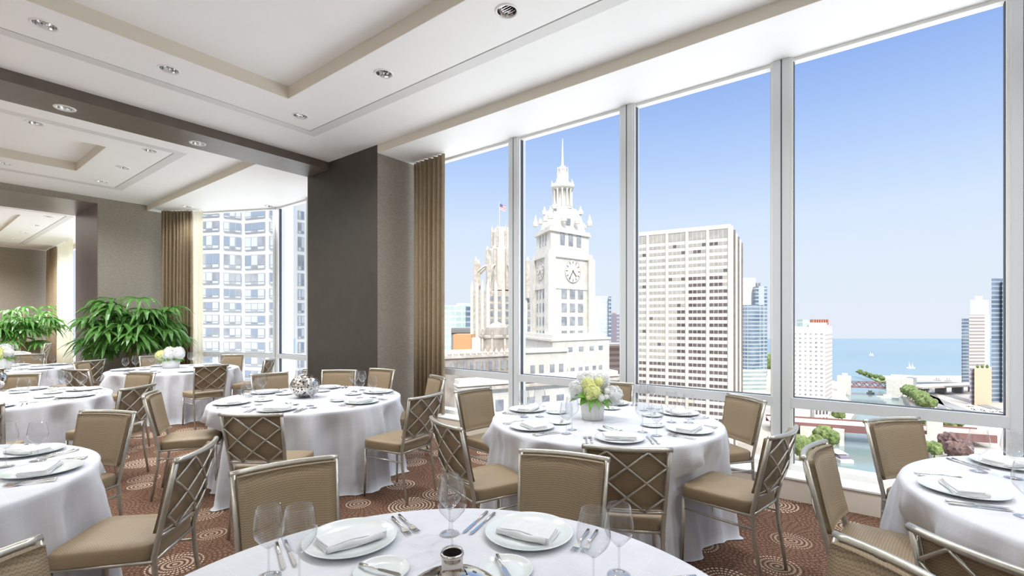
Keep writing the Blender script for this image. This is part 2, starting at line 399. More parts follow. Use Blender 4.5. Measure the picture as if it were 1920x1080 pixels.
# walls out of the frame close the room
struct('wall_left', MB().box(XL - .2, XL, YB, 26, 0, ZC + .4), M['ceil'])
struct('wall_back', MB().box(XL - .2, 5.3, YB - .2, YB, 0, ZC + .4), M['ceil'])
# wall between the second and third rooms, with its deep opening
mb = MB(); mb.prism([(2.59, Y2), (P2[0] + .05, Y2), (P2[0] + .05, Y3), (2.59, Y3)], 0, ZC + .3); mb.box(XL, -2.7, Y2, Y3, 0, ZC + .3); mb.box(-2.7, 2.59, Y2, Y3, ZS, ZC + .3)
wf = struct('wall_far', mb, M['wall'])
mb = MB(); mb.box(2.583, 2.5905, Y2 + .004, Y3 - .004, 0, ZS - .004); mb.box(-2.7, 2.59, Y2 + .004, Y3 - .004, ZS - .007, ZS - .0005)
mb.build('opening_lining', M['plum'], wf)
# end wall of the third room with a dark doorway
mb = MB(); mb.box(1.55, 4.0, YE, YE + 1.5, 0, ZC + .3); mb.box(XL, -2.5, YE, YE + 1.5, 0, ZC + .3); mb.box(-2.5, 1.55, YE, YE + 1.5, ZC - .22, ZC + .3)
we = struct('wall_end', mb, M['wall'])
MB().box(1.543, 1.5505, YE + .004, YE + 1.5, 0, ZC - .22).build('opening_lining', M['plum'], we)
struct('door_1', MB().box(-2.5, 1.55, YE + 1.5, YE + 1.7, 0, ZC), mat('dark_burgundy', (.07, .035, .04), .6))
# roof slab above everything
struct('trim_2', MB().prism([(XL - .2, YB - .2), (5.4, YB - .2), (5.4, 10.2), (4.2, 12.9), (4.2, 26), (XL - .2, 26)], ZC + .31, ZC + .6), M['ceil'])

# ------------------------------------------------------------------ windows
def along(mb, a, b, x0, x1, y0, y1, z0, z1):
    """box in the frame of the line a->b: x along the line, y outward (to the right of it is outside)"""
    ux, uy = b[0] - a[0], b[1] - a[1]; l = hypot(ux, uy); ux /= l; uy /= l; nx, ny = uy, -ux
    pts = [(a[0] + ux * s + nx * q, a[1] + uy * s + ny * q) for s, q in ((x0, y0), (x1, y0), (x1, y1), (x0, y1))]
    mb.prism(pts, z0, z1)
wn = 0
def window(a, b, m0=.06, m1=.06, zb=.25, zt=ZS, tz=.765):
    """one bay from a to b: pane, frame, transom; mullions are separate"""
    global wn; wn += 1
    l = hypot(b[0] - a[0], b[1] - a[1])
    fr = MB(); along(fr, a, b, m0, l - m1, -.06, .05, .195, zb); along(fr, a, b, m0, l - m1, -.03, .05, zt - .03, zt + .1)
    along(fr, a, b, m0, m0 + .03, -.05, .05, zb, zt); along(fr, a, b, l - m1 - .03, l - m1, -.05, .05, zb, zt)
    w = struct('window_%d' % wn, fr, M['sill'])
    mb = MB(); along(mb, a, b, m0 + .005, l - m1 - .005, -.055, .05, tz, tz + .09); mb.build('transom', M['alu'], w)
    g = MB(); along(g, a, b, m0 + .03, m0 + .036, -.02, .03, zb, zt); along(g, a, b, l - m1 - .036, l - m1 - .03, -.02, .03, zb, zt)
    along(g, a, b, m0 + .03, l - m1 - .03, -.02, .03, tz + .09, tz + .096); g.build('gasket', M['gasket'], w)
    p = MB(); along(p, a, b, m0 + .03, l - m1 - .03, .0, .002, zb, zt); p.build('pane', M['pane'], w)
    return w
def mullion(x, y, ang_dir, k):
    """vertical box mullion centred on (x, y); ang_dir is the unit vector along the facade"""
    a = (x - ang_dir[0] * .07, y - ang_dir[1] * .07); b = (x + ang_dir[0] * .07, y + ang_dir[1] * .07)
    mb = MB(); along(mb, a, b, 0, .14, -.065, .12, .19, ZS); o = struct('trim_%d' % k, mb, M['alu'], bevel=.004)
    g = MB(); along(g, a, b, .066, .076, -.0665, -.06, .25, ZS); g.build('joint', M['slot'], o)
mys = [3.80, 2.215, .70, -.845, -2.40, -3.9]
ys = [5.68] + mys + [YB]
for i in range(len(ys) - 1):
    window((XG, ys[i + 1]), (XG, ys[i]))
for i, y in enumerate(mys): mullion(XG, y, (0, 1), 10 + i)
d1 = Vector((P1[0] - P0[0], P1[1] - P0[1])).normalized(); d2 = Vector((P2[0] - P1[0], P2[1] - P1[1])).normalized()
window(P0, (5.045, 8.85)); window((5.045, 8.85), P1); window(P1, P2)
mullion(5.045, 8.85, d1, 20); mullion(*P1, (d1 + d2).normalized(), 21)
# third room facade
window((3.75, Y3), (3.75, 19.0)); window((3.75, 19.0), (3.75, YE)); mullion(3.75, 19.0, (0, 1), 22)
# unseen white slab below the windows, added to bounce daylight onto the ceilings
struct('bounce_slab', MB().box(5.6, 34, -70, 90, -9, -8), mat('white_bounce', (.86, .86, .84), .8))
# slab edges outside the glass
struct('trim_3', MB().box(XG + .13, XG + .35, YB, 10.1, -.25, .19), M['alu'])

# convector boxes under the glass
cv = MB().box(XC + .03, XG + .12, YB, 5.68, 0, .195); cv.box(XC + .01, XC + .03, YB, 5.68, 0, .175); o = struct('baseboard_right', cv, M['conv'])
MB().box(XC, XG - .04, YB, 5.68, .18, .2).build('ledge', M['sill'], o, bevel=.004)
mb = MB(); mb.prism([(XC, 7.55), (XG + .1, 7.55), (P1[0] + .1, P1[1]), (P2[0] + .1, P2[1]), (3.55, Y2), (4.75, 10.05)], 0, .2); struct('baseboard_far', mb, M['conv'])
struct('baseboard_end', MB().box(3.5, 3.85, Y3, YE, 0, .2), M['conv'])

# ------------------------------------------------------------------ curtains
def curtain(name, a, b, z0, z1, m, label, waves, amp=.045, group=None):
    n = waves * 10; P = []
    ux, uy = b[0] - a[0], b[1] - a[1]; l = hypot(ux, uy); nx, ny = -uy / l, ux / l
    rr = random.Random(waves)
    ph = [rr.uniform(-.5, .5) for _ in range(waves + 2)]; am = [rr.uniform(.7, 1.25) for _ in range(waves + 2)]
    for i in range(n + 1):
        f = i / n * waves; k = int(f); h = f - k
        col = []
        for j, zz in enumerate((z0, z0 + (z1 - z0) * .35, z0 + (z1 - z0) * .8, z1)):
            g = (1.15, 1.05, .95, .75)[j]
            q = amp * g * (am[k] * (1 - h) + am[k + 1] * h) * sin(2 * pi * f + ph[k] * (1 - h) + ph[k + 1] * h)
            s = i / n + .012 * sin(5 * f + j)
            col.append((a[0] + ux * s + nx * q, a[1] + uy * s + ny * q, zz))
        P.append(col)
    s = smooth(); s.grid(P); o = s.build(name, m, solid=.004)
    tag(o, label, 'curtain', group); return o
curtain('curtain', (4.86, 5.60), (4.84, 4.92), .215, ZS - .01, M['curtain'], 'bronze brown pleated curtain hanging at the right edge of the big brown pier', 7)
curtain('curtain', (3.60, 12.38), (4.02, 11.86), .215, ZS - .01, M['curtain'], 'tan pleated curtain behind the large palm, beside the middle room window', 9)
curtain('sheer_curtain', (4.02, 11.86), (4.15, 11.66), .215, ZS - .01, M['sheer'], 'pale yellow sheer curtain next to the tan curtain of the middle room', 3, .03)
curtain('curtain', (3.42, 23.6), (3.42, 21.9), .02, ZC - .02, M['curtain'], 'tan curtain at the far corner of the most distant room', 7, .06)
curtain('sheer_curtain', (3.42, 21.8), (3.42, 19.6), .02, ZC - .02, M['sheer'], 'glowing yellow sheer curtain in the most distant room', 6, .05)

# ------------------------------------------------------------------ downlights
def build_downlight():
    r = empty('ceiling_downlight'); tag(r, None, 'ceiling light')
    s = smooth(); s.lathe([(.078, -.001), (.084, -.010), (.096, -.008), (.100, .0)], 32, capb=False, capt=False); s.build('trim_ring', M['white_ring'], r)
    s = smooth(); s.lathe([(.080, -.004), (.073, .03), (.060, .055), (.052, .06)], 32, capb=False, capt=False); s.build('reflector', M['chrome'], r)
    s = MB(); s.lathe([(.052, .058), (.052, .06)], 24); s.build('lamp_recess', M['void'], r)
    mb = MB()
    for k in range(5):
        mb.box(-.05 + .024 * k, -.046 + .024 * k, -.045, .045, .012, .05)
    mb.build('baffle', M['chrome'], r)
    return r
DL = Proto(build_downlight)
for x, y, z, w in dls:
    DL.place((x, y, z), radians(R.uniform(-20, 20)), 'round recessed ceiling downlight, ' + w, 'recessed ceiling downlights')
def lamp(x, y, z, w):
    d = bpy.data.lights.new('downlight_lamp', 'SPOT'); d.energy = w; d.spot_size = radians(150); d.spot_blend = 1.0; d.shadow_soft_size = .05; d.color = (.97, .985, 1)
    o = bpy.data.objects.new('downlight_lamp', d); o.location = (x, y, z - .02); COL.objects.link(o)
for x, y, z, w in dls: lamp(x, y, z, DOWNLIGHT_W * (.2 if z == ZS else 3.0 if y > 14 else 1))
for x, y in ((-2.6, 5.6), (-1.0, 5.6), (3.06, .7), (3.06, -1.0), (3.06, -2.7), (-2.6, 3.8), (-2.6, 2.2), (-2.6, .4), (-2.6, -1.4), (0, -3.2), (1.7, -3.2), (-2.5, 8.5), (-2.5, 10), (-2.5, 11.2), (-.8, 11.1), (-.8, 8.5), (.5, 18), (.5, 21), (-1.5, 17), (-1.5, 20), (1, 22.3)):  # far room ones are extra lamps without fixtures, added to brighten it
    lamp(x, y, ZC, DOWNLIGHT_W * (3.0 if y > 14 else 1))

# ================================================================== CHAIRS
BW, TZ, LZ, SZ = .452, .905, .548, .505    # width over posts, top, lower rail, seat top
def backx(z, y=0, w=BW):
    """x of the back plane at height z; the back leans rearwards and is concave to the sitter"""
    u = min(1, abs(y) / (w / 2))
    return .10 * (TZ - z) / (TZ - .45) - .038 * (1 - u * u) * min(1, (z - .45) / .2 if z > .45 else 0)
def halfw(z): return (BW / 2 - .011) - .022 * (TZ - z) / (TZ - .4)
def build_chair():
    r = empty('dining_chair'); tag(r, None, 'chair')
    for sgn in (-1, 1):
        pts = [(.10 - .055, sgn * (halfw(.4) - .002), 0), (.093, sgn * halfw(.42), .30), (.102, sgn * halfw(.45), .45), (backx(.7, 9), sgn * halfw(.7), .7), (0, sgn * halfw(TZ), TZ - .008)]
        s = smooth(); s.tube(pts, [.0105, .0115, .013, .0125, .0125], 10); s.build('leg', M['champ'], r)
        s = smooth(); s.tube([(.53, sgn * .205, 0), (.52, sgn * .20, .43)], [.0095, .012], 10); s.build('leg', M['champ'], r)
    s = smooth()
    s.tube([(backx(TZ, y), y, TZ - .004) for y in [(-1 + 2 * i / 12) * (halfw(TZ) + .012) for i in range(13)]], .0135, 10, 1.0); s.build('top_rail', M['champ'], r)
    s = smooth(); s.tube([(backx(LZ, y) , y, LZ) for y in [(-1 + 2 * i / 10) * halfw(LZ) for i in range(11)]], .0105, 8); s.build('lower_rail', M['champ'], r)
    # seat frame
    s = smooth()
    s.tube([(.105, -.198, .428), (.105, .198, .428)], .010, 8); s.tube([(.52, -.2, .428), (.52, .2, .428)], .010, 8)
    for q in (-1, 1): s.tube([(.105, q * .200, .428), (.52, q * .203, .428)], .010, 8)
    s.build('seat_frame', M['champ'], r)
    for q in (-1, 1):
        s = smooth(); s.tube([(.098, q * .203, .355), (.522, q * .203, .355)], .007, 6); s.build('side_stretcher', M['champ'], r)
    # padded seat
    def pad(mb, fx, ny, nz, hw, z0, z1, th, puff):
        for side in (0, 1):
            P = []
            for i in range(ny + 1):
                u = -1 + 2 * i / ny; col = []
                for j in range(nz + 1):
                    v_ = -1 + 2 * j / nz; z = z0 + (z1 - z0) * (v_ + 1) / 2
                    y = u * (hw(z) if callable(hw) else hw)
                    e = (1 - abs(u) ** 10) * (1 - abs(v_) ** 10)
                    x = fx(z, y) + (th * .35 + puff * e if side else 0)
                    col.append((x, y, z))
                P.append(col)
            mb.grid(P if side else P[::-1])
        n0 = len(mb.v) // 2; nn = nz + 1
        per = [(0, j) for j in range(nz + 1)] + [(i, nz) for i in range(1, ny + 1)] + [(ny, j) for j in range(nz - 1, -1, -1)] + [(i, 0) for i in range(ny - 1, 0, -1)]
        for k in range(len(per)):
            a, b_ = per[k], per[(k + 1) % len(per)]
            f = lambda p, sd: (p[0] if sd else ny - p[0]) * nn + p[1] + (n0 if sd else 0)
            mb.f.append((f(a, 0), f(b_, 0), f(b_, 1), f(a, 1))); mb.m.append(0); mb.sm.append(True)
    s = smooth(); pad(s, lambda z, y: backx(z, y) + .014, 12, 12, lambda z: halfw(z) - .011, LZ + .010, TZ - .013, .075, .014)
    s.build('back_pad', M['fabric'], r)
    s = smooth(); n = 12; P = []
    # cushion as a closed rounded slab
    prof = [(.99, .436), (1.0, .442), (1.0, .488), (.992, .500), (.965, .508), (.6, .514), (0, .516)]
    rings = []
    for k, z in prof:
        rg = []
        for i in range(48):
            a = 2 * pi * i / 48; ca, sa = cos(a), sin(a); p = 11
            rr = (abs(ca) ** p + abs(sa) ** p) ** (-1 / p)
            x = rr * ca; y = rr * sa
            hw = .213 + .012 * x
            rg.append((.318 + x * .218 * k, y * hw * k, z))
        rings.append(rg)
    vs = [p for g in rings for p in g]; fs = []
    for k in range(len(rings) - 1):
        for i in range(48):
            j = (i + 1) % 48; fs.append((k * 48 + i, k * 48 + j, (k + 1) * 48 + j, (k + 1) * 48 + i))
    fs.append(tuple(range(48))[::-1]); s.add(vs, fs); s.build('seat', M['fabric'], r)
    # diamond lattice behind the pad
    s = smooth(); z0, z1 = LZ + .004, TZ - .016
    def rod(p, q):
        pts = []
        for i in range(9):
            t_ = i / 8; u = p[0] + (q[0] - p[0]) * t_; v_ = p[1] + (q[1] - p[1]) * t_
            z = z1 + (z0 - z1) * v_; y = (-1 + 2 * u) * (halfw(z) - .008)
            pts.append((backx(z, y) - .007, y, z))
        s.tube(pts, .0068, 7)
    for p, q in (((0, .25), (.25, 0)), ((.75, 0), (1, .25)), ((.25, 0), (1, .75)), ((0, .75), (.75, 0)), ((0, .25), (.75, 1)), ((.25, 1), (1, .25)), ((0, .75), (.25, 1)), ((.75, 1), (1, .75))): rod(p, q)
    s.build('lattice', M['champ'], r)
    return r
CH = Proto(build_chair)
chairs = [
 (2.32, 1.03, 28, 'T1', 'lattice backed chair facing away in front of the flower table by the window'),
 (3.21, .44, 80, 'T1', 'lattice backed chair at the right of the flower table before a window mullion'),
 (4.43, .89, 142, 'T1', 'tan padded chair against the window, right of the flower table'),
 (4.62, 2.22, 197, 'T1', 'chair mostly hidden behind the white and lime bouquet at the window'),
 (3.37, 3.04, -97, 'T1', 'pale padded chair behind the flower table, in the leftmost bay'),
 (2.17, 2.20, -19, 'T1', 'lattice back chair at the left of the window flower table'),
 (1.54, 3.48, 36, 'T2', 'lattice backed chair facing away in front of the table with the silver ball'),
 (2.85, 3.13, 98, 'T2', 'lattice back chair at the right of the silver ball table, seat facing left'),
 (3.88, 4.07, 158, 'T2', 'tan padded chair beside the bronze curtain, right behind a lattice backed chair'),
 (3.59, 5.61, -140, 'T2', 'padded chair before the dark side of the pier, left of two there'),
 (4.02, 5.28, -172, 'T2', 'shaded chair just right of the padded chair before the dark pier'),
 (2.85, 5.95, -95, 'T2', 'padded chair at the rear left of the silver ball table, below the middle window'),
 (1.42, 5.16, -28, 'T2', 'padded chair seen three quarter at the left of the silver ball table'),
 (1.10, 2.13, -106, 'T3', 'large padded chair facing the camera across the nearest table, behind two wine glasses'),
 (2.00, 1.22, -163, 'T3', 'woven padded chair facing the camera at the picture centre, behind the right dinner plate'),
 (1.61, -.06, 137, 'T3', 'woven padded chair back cut by the bottom edge of the picture at lower right'),
 (.10, 1.87, -52, 'T3', 'woven chair back with pale rail cut off in the bottom left corner'),
 (.96, 2.77, 138, 'T4', 'lattice back chair with wide brown seat beside the left foreground table'),
 (.95, 4.38, -150, 'T4', 'dark brown padded chair behind the left foreground table'),
 (.34, 5.54, 70, 'T5', 'chair just entering the picture at the left edge below the left middle table'),
 (1.50, 5.82, 128, 'T5', 'lattice back chair between the left middle table and the silver ball table'),
 (1.93, 7.36, -158, 'T5', 'brown padded chair in front of the back table cloth, above the lattice chair'),
 (.94, 8.29, -118, 'T5', 'brown padded chair behind the glasses of the left middle table'),
 (1.51, 8.51, 25, 'T6', 'dark lattice back chair behind a lone wine glass at left'),
 (1.83, 9.99, -32, 'T6', 'sunlit cream padded chair at the left end of the back table'),
 (2.04, 10.24, 127, 'T7', 'cream lattice back chair directly behind the sunlit cream padded chair'),
 (2.41, 11.95, 205, 'T7', 'brown padded chair under the palm leaves next to the plum wall'),
 (2.84, 7.67, 88, 'T6', 'lattice back chair in front of the back table, right of its bouquet'),
 (3.97, 9.74, -140, 'T6', 'brown padded chair at the right end of the back table, before the window'),
 (3.96, 8.25, 135, 'T6', 'narrow looking lattice chair between the back table and the window mullion'),
 (2.97, 10.60, -95, 'T6', 'padded chair mostly hidden behind the bouquet of the back table'),
 (1.65, 13.02, -113, 'T7', 'brown padded chair behind the far left flower table, in the opening'),
 (.75, 9.54, 73, 'T7', 'dark lattice chair at the left edge below the far bouquet'),
 (2.61, 20.40, -95, 'T8', 'cream padded chair in the most distant room under the small palm'),
 (2.75, 18.80, 155, 'T8', 'slim cream chair seen edge on in the most distant room'),
 (2.88, .25, -97, 'T9', 'chair seen from the side at right with its pale seat facing the right foreground table'),
 (4.04, -.08, -130, 'T9', 'tan padded chair by the window behind the right foreground table'),
 (1.86, -.27, -33, 'T9', 'lattice back chair cut by the bottom right corner of the picture'),
]
for x, y, h, tb, lab in chairs:
    CH.place((x, y, 0), radians(h), lab, 'woven dining chairs around the banquet tables')

# ================================================================== TABLES AND CLOTHS
TR, TH = .915, .755
TABLES = {
 'T1': (3.58, 1.79, 'the flower table by the window'), 'T2': (2.67, 4.70, 'the silver ball table in the middle'),
 'T3': (.78, .86, 'the nearest table at the bottom'), 'T4': (-.14, 3.83, 'the left foreground table'),
 'T5': (.67, 7.20, 'the left middle table'), 'T6': (2.90, 9.30, 'the back table before the large palm'),
 'T7': (1.15, 11.62, 'the far left flower table'), 'T8': (1.25, 17.0, 'the table in the most distant room'),
 'T9': (3.22, -1.01, 'the right foreground table')}
def table(key, seed):
    cx, cy, nm = TABLES[key]
    t_ = empty('banquet_table', (cx, cy, 0)); tag(t_, 'round banquet table hidden under its white cloth, ' + nm, 'table', 'round banquet tables')
    mb = MB(); mb.lathe([(TR - .01, TH - .035), (TR - .01, TH - .008)], 48); mb.build('tabletop', M['wood'], t_)
    for k in range(4):
        a = pi / 4 + k * pi / 2; mb = smooth(); mb.tube([(.42 * cos(a), .42 * sin(a), 0), (.42 * cos(a), .42 * sin(a), TH - .035)], .018, 8); mb.build('leg', M['champ'], t_)
    rr = random.Random(seed); n = 300
    ks = [(rr.choice([9, 10, 11, 12]), rr.uniform(0, 6.28), .050), (rr.choice([15, 17, 19]), rr.uniform(0, 6.28), .034), (rr.choice([25, 27, 31]), rr.uniform(0, 6.28), .015), (4, rr.uniform(0, 6.28), .016)]
    near = []
    for (x, y, h, tb, lab) in chairs:
        if tb == key:
            fx, fy = x + cos(radians(h)) * .545 - cx, y + sin(radians(h)) * .545 - cy
            near.append((atan2(fy, fx), hypot(fx, fy)))
    prof = [(0, TH, 0), (.3, TH, 0), (.6, TH, 0), (.8, TH, 0), (.885, TH, 0), (.905, TH - .0015, 0), (.9185, TH - .009, 0), (.924, TH - .03, .12), (.927, TH - .07, .35), (.93, .62, .85), (.935, .53, .95), (.942, .44, 1.05), (.95, .34, 1.1), (.958, .22, 1.3), (.966, .1, 1.45), (.975, .018, 1.5), (1.0, .006, 1.6)]
    vs = []; uv = []
    for k, (r0, z, f) in enumerate(prof):
        for i in range(n):
            a = 2 * pi * i / n; w = 0
            for kk, ph, am in ks:
                w += am * (1 - abs(sin((kk * a + ph) / 2)) * 2 + .3)
            ra = r0 + (w - .018 * max(0, min(1, (z - .45) / .2))) * f
            if z < .6 and near:
                for (ca, cr) in near:
                    da = (a - ca + pi) % (2 * pi) - pi; lim = cr - .012
                    if lim < .97:
                        wdt = .29 / max(lim, .3)
                        e = 1 if abs(da) < wdt else max(0, 1 - (abs(da) - wdt) / .10)
                        zz = 1 if .33 < z < .56 else (max(0, 1 - (z - .56) / .04) if z >= .56 else max(.55, 1 - (.33 - z) / .4))
                        tgt = min(ra, lim / max(cos(min(abs(da), .6)), .6)); ra = ra + (tgt - ra) * e * zz
            zz_ = z
            vs.append((ra * cos(a), ra * sin(a), zz_))
            if r0 <= .925 and z > TH - .02: uv.append((ra * cos(a), ra * sin(a)))
            else: uv.append((a * TR, z * 1.0 + 3))
    m_ = len(prof); fs = []
    for k in range(1, m_ - 1):
        for i in range(n):
            j = (i + 1) % n; fs.append((k * n + i, k * n + j, (k + 1) * n + j, (k + 1) * n + i)[::-1])
    fs.append(tuple(range(n, 2 * n)))
    s = smooth(); s.add(vs, fs); me_o = s.build('tablecloth', M['cloth'], loc=(cx, cy, 0)); me = me_o.data
    ul = me.uv_layers.new(name='uv')
    for p in me.polygons:
        iv = [me.loops[l].vertex_index for l in p.loop_indices]
        wrap = max(q % n for q in iv) - min(q % n for q in iv) > n / 2
        side = min(vs[q][2] for q in iv) < TH - .02
        for l, q in zip(p.loop_indices, iv):
            if side:
                a_ = 2 * pi * (q % n) / n
                if wrap and q % n < n / 2 and len(iv) < 10: a_ += 2 * pi
                ul.data[l].uv = (a_ * TR, vs[q][2])
            else: ul.data[l].uv = (vs[q][0], vs[q][1])
    tag(me_o, 'white floor-length tablecloth over ' + nm, 'tablecloth', 'white round tablecloths')
for i, k in enumerate(TABLES): table(k, 20 + i)

# ================================================================== TABLEWARE
def build_glass(H, rb, name):
    def f():
        r = empty(name); tag(r, None, 'wine glass')
        zb = H * .44
        s = smooth(); s.lathe([(.0, .0015), (.036, .0012), (.0375, .002), (.030, .0035), (.012, .006), (.0045, .012), (.0032, .03), (.0030, zb * .6), (.0036, zb - .012), (.007, zb - .003)], 28, capb=False, capt=False)
        s.build('stem', M['wineglass'], r)
        hb = H - zb
        s = smooth(); s.lathe([(.0, zb - .006), (.012, zb - .003), (rb * .55, zb + hb * .10), (rb * .86, zb + hb * .24), (rb * .985, zb + hb * .36), (rb, zb + hb * .44), (rb * .97, zb + hb * .58), (rb * .89, zb + hb * .78), (rb * .78, H - .0008), (rb * .772, H), (rb * .764, H - .0008)], 36, capb=False, capt=False)
        s.build('bowl', M['wineglass'], r)
        return r
    return Proto(f)
G1, G2 = build_glass(.222, .046, 'white_wine_glass'), build_glass(.242, .051, 'red_wine_glass')
def simple(name, cat, fn, m, **k):
    def f():
        o = fn().build(name, m, **k); tag(o, None, cat); return o
    return Proto(f)
def plate_mesh(R_, h=.018):
    s = smooth(); s.lathe([(R_ * .55, 0), (R_ * .60, .002), (R_ * .9, h * .7), (R_, h), (R_ * .995, h + .002), (R_ * .94, h * .92), (R_ * .93, h * .84), (R_ * .88, h * .78), (R_ * .87, h * .70), (R_ * .68, h * .42), (R_ * .62, h * .24), (R_ * .58, .0035), (0, .003)], 56, capt=False)
    return s
CHG = simple('dinner_plate', 'plate', lambda: plate_mesh(.166), M['porcelain'])
BRD = simple('bread_plate', 'plate', lambda: plate_mesh(.088, .012), M['porcelain'])
def napkin_mesh():
    s = MB()
    def layer(x0, x1, z, th, yw, skew, sag):
        nx, ny = 6, 16
        def g(u, v, top):
            y = (-.5 + v) * yw + skew * (u - .5); x = x0 + (x1 - x0) * u + .0035 * sin(v * 6.5 + z * 250)
            w = sag * (.5 + .5 * sin(v * 8 + 2.2 * u + z * 130)) * (1 - .6 * u)
            return (x, y, z + w * (1 if top else .4) + (th if top else 0))
        n = (ny + 1)
        vs = [g(i / nx, j / ny, t) for t in (0, 1) for i in range(nx + 1) for j in range(ny + 1)]; o = (nx + 1) * n; fs = []
        for i in range(nx):
            for j in range(ny):
                q = (i * n + j, (i + 1) * n + j, (i + 1) * n + j + 1, i * n + j + 1); fs.append(q[::-1]); fs.append(tuple(k + o for k in q))
        per = [(0, j) for j in range(ny)] + [(i, ny) for i in range(nx)] + [(nx, j) for j in range(ny, 0, -1)] + [(i, 0) for i in range(nx, 0, -1)]
        for k in range(len(per)):
            p, q = per[k], per[(k + 1) % len(per)]; A = p[0] * n + p[1]; B = q[0] * n + q[1]; fs.append((A, B, B + o, A + o))
        s.add(vs, fs)
    layer(-.062, .055, .004, .007, .215, .008, .003)
    layer(-.060, .052, .0125, .006, .208, .014, .004)
    layer(-.057, .048, .0200, .007, .204, .018, .005)
    s.smooth = True
    s.tube([(-.058 + .003 * sin(y * 45), y, .0175 + .002 * sin(y * 60)) for y in [(-.100 + .2 * i / 14) for i in range(15)]], .0115, 10, .95)
    return s
NAP = simple('folded_napkin', 'napkin', napkin_mesh, M['linen'])
def knife_mesh(L_=.215, w=.010):
    s = smooth(); s.tube([(L_ * .5, 0, .005), (L_ * .3, 0, .0055), (L_ * .05, 0, .005)], [.0062, .0055, .0042], 8, .7)
    P = [(L_ * .05, -.003), (-L_ * .05, -w * .5), (-L_ * .4, -w * .72), (-L_ * .47, -w * .4), (-L_ * .5, w * .1), (-L_ * .44, w * .5), (-L_ * .02, w * .5), (L_ * .05, .003)]
    s.smooth = False; s.prism(P, .0035, .0052); return s
def fork_mesh(L_=.195, w=.0115):
    s = smooth(); s.tube([(L_ * .5, 0, .006), (L_ * .35, 0, .005), (L_ * .1, 0, .007), (-L_ * .12, 0, .009)], [.0052, .0056, .0034, .0028], 8, .55)
    s.smooth = False
    s.add([(-L_ * .10, -.003, .009), (-L_ * .10, .003, .009), (-L_ * .20, w, .006), (-L_ * .20, -w, .006), (-L_ * .29, w, .0035), (-L_ * .29, -w, .0035)], [(0, 1, 2, 3), (3, 2, 4, 5)])
    for q in (-1.5, -.5, .5, 1.5):
        y = q * w * .58; s.add([(-L_ * .29, y - .0016, .0035), (-L_ * .29, y + .0016, .0035), (-L_ * .40, y + .0014, .003), (-L_ * .5, y, .008), (-L_ * .40, y - .0014, .003)], [(0, 1, 2, 3, 4)])
    return s
KN = simple('dinner_knife', 'knife', knife_mesh, M['silver'])
FK = simple('dinner_fork', 'fork', fork_mesh, M['silver'], solid=.0012)
BK = simple('butter_knife', 'knife', lambda: knife_mesh(.165, .015), M['silver'])
SEATS = {
 'T1': [(214.7, 'front place'), (267, 'front right place'), (321, 'right window side place'), (19.6, 'place behind the bouquet'), (99, 'rear left place'), (159, 'left place')],
 'T2': [(158, 'left place'), (218, 'front left place'), (282, 'front right place'), (338, 'right place'), (45, 'rear right place'), (100, 'rear left place')],
 'T3': [(70.5, 'left of centre place'), (13.8, 'right of centre place'), (317, 'right edge place'), (128, 'left edge place')],
 'T4': [(333, 'front place'), (22, 'rear place'), (280, 'cut off place')],
 'T5': [(318, 'front right place'), (8, 'right place'), (64, 'rear place'), (262, 'front left place'), (120, 'rear left place')],
 'T6': [(209, 'front left place'), (150, 'left end place'), (90, 'rear place'), (25, 'right end place'), (315, 'front right place'), (268, 'front middle place')],
 'T7': [(303, 'front place'), (12, 'right place'), (70, 'rear place'), (258, 'front left place'), (130, 'rear left place')],
 'T8': [(300, 'front place'), (10, 'right place'), (345, 'front right place')],
 'T9': [(101, 'left place'), (38, 'rear window side place'), (160, 'front place')]}
for key, lst in SEATS.items():
    cx, cy, nm = TABLES[key]; z = TH + .0008
    near_t = nm.replace('the ', '', 1)
    for phi, wh in lst:
        phi += R.uniform(-1.2, 1.2)
        def put(P, x, y, dz, rot, lab, grp):
            a = radians(phi); X = cx + x * cos(a) - y * sin(a); Y = cy + x * sin(a) + y * cos(a)
            if not vis(X, Y, z + (.2 if P in (G1, G2) else 0)) and not vis(X, Y, z): return
            P.place((X, Y, z + dz), a + rot, lab + ', ' + wh + ' of ' + near_t, grp + nm)
        put(CHG, .705, 0, 0, 0, 'white rimmed dinner plate', 'dinner plates on ')
        put(NAP, .705 + R.uniform(-.006, .006), 0, .003, R.uniform(-.12, .12), 'folded white napkin on a plate', 'napkins on ')
        put(BRD, .43, -.02 + R.uniform(-.01, .01), 0, 0, 'small bread plate', 'bread plates on ')
        put(G1, .595, .278, 0, 0, 'smaller outer wine glass', 'wine glasses on ')
        put(G2, .487, .205, 0, 0, 'larger inner wine glass', 'wine glasses on ')
        if key in ('T1', 'T2', 'T3', 'T4', 'T5', 'T9'):
            put(BK, .42, -.02, .0125, radians(R.uniform(25, 55)), 'butter knife across the bread plate', 'butter knives on ')
            put(FK, .725, -.195, 0, R.uniform(-.05, .05), 'silver fork nearest the plate', 'forks on ')
            put(FK, .73, -.228, 0, R.uniform(-.05, .05), 'outer silver fork', 'forks on ')
            put(KN, .72, .200, 0, R.uniform(-.05, .05), 'silver knife nearest the plate', 'knives on ')
            put(KN, .72, .232, 0, R.uniform(-.05, .05), 'outer silver knife', 'knives on ')

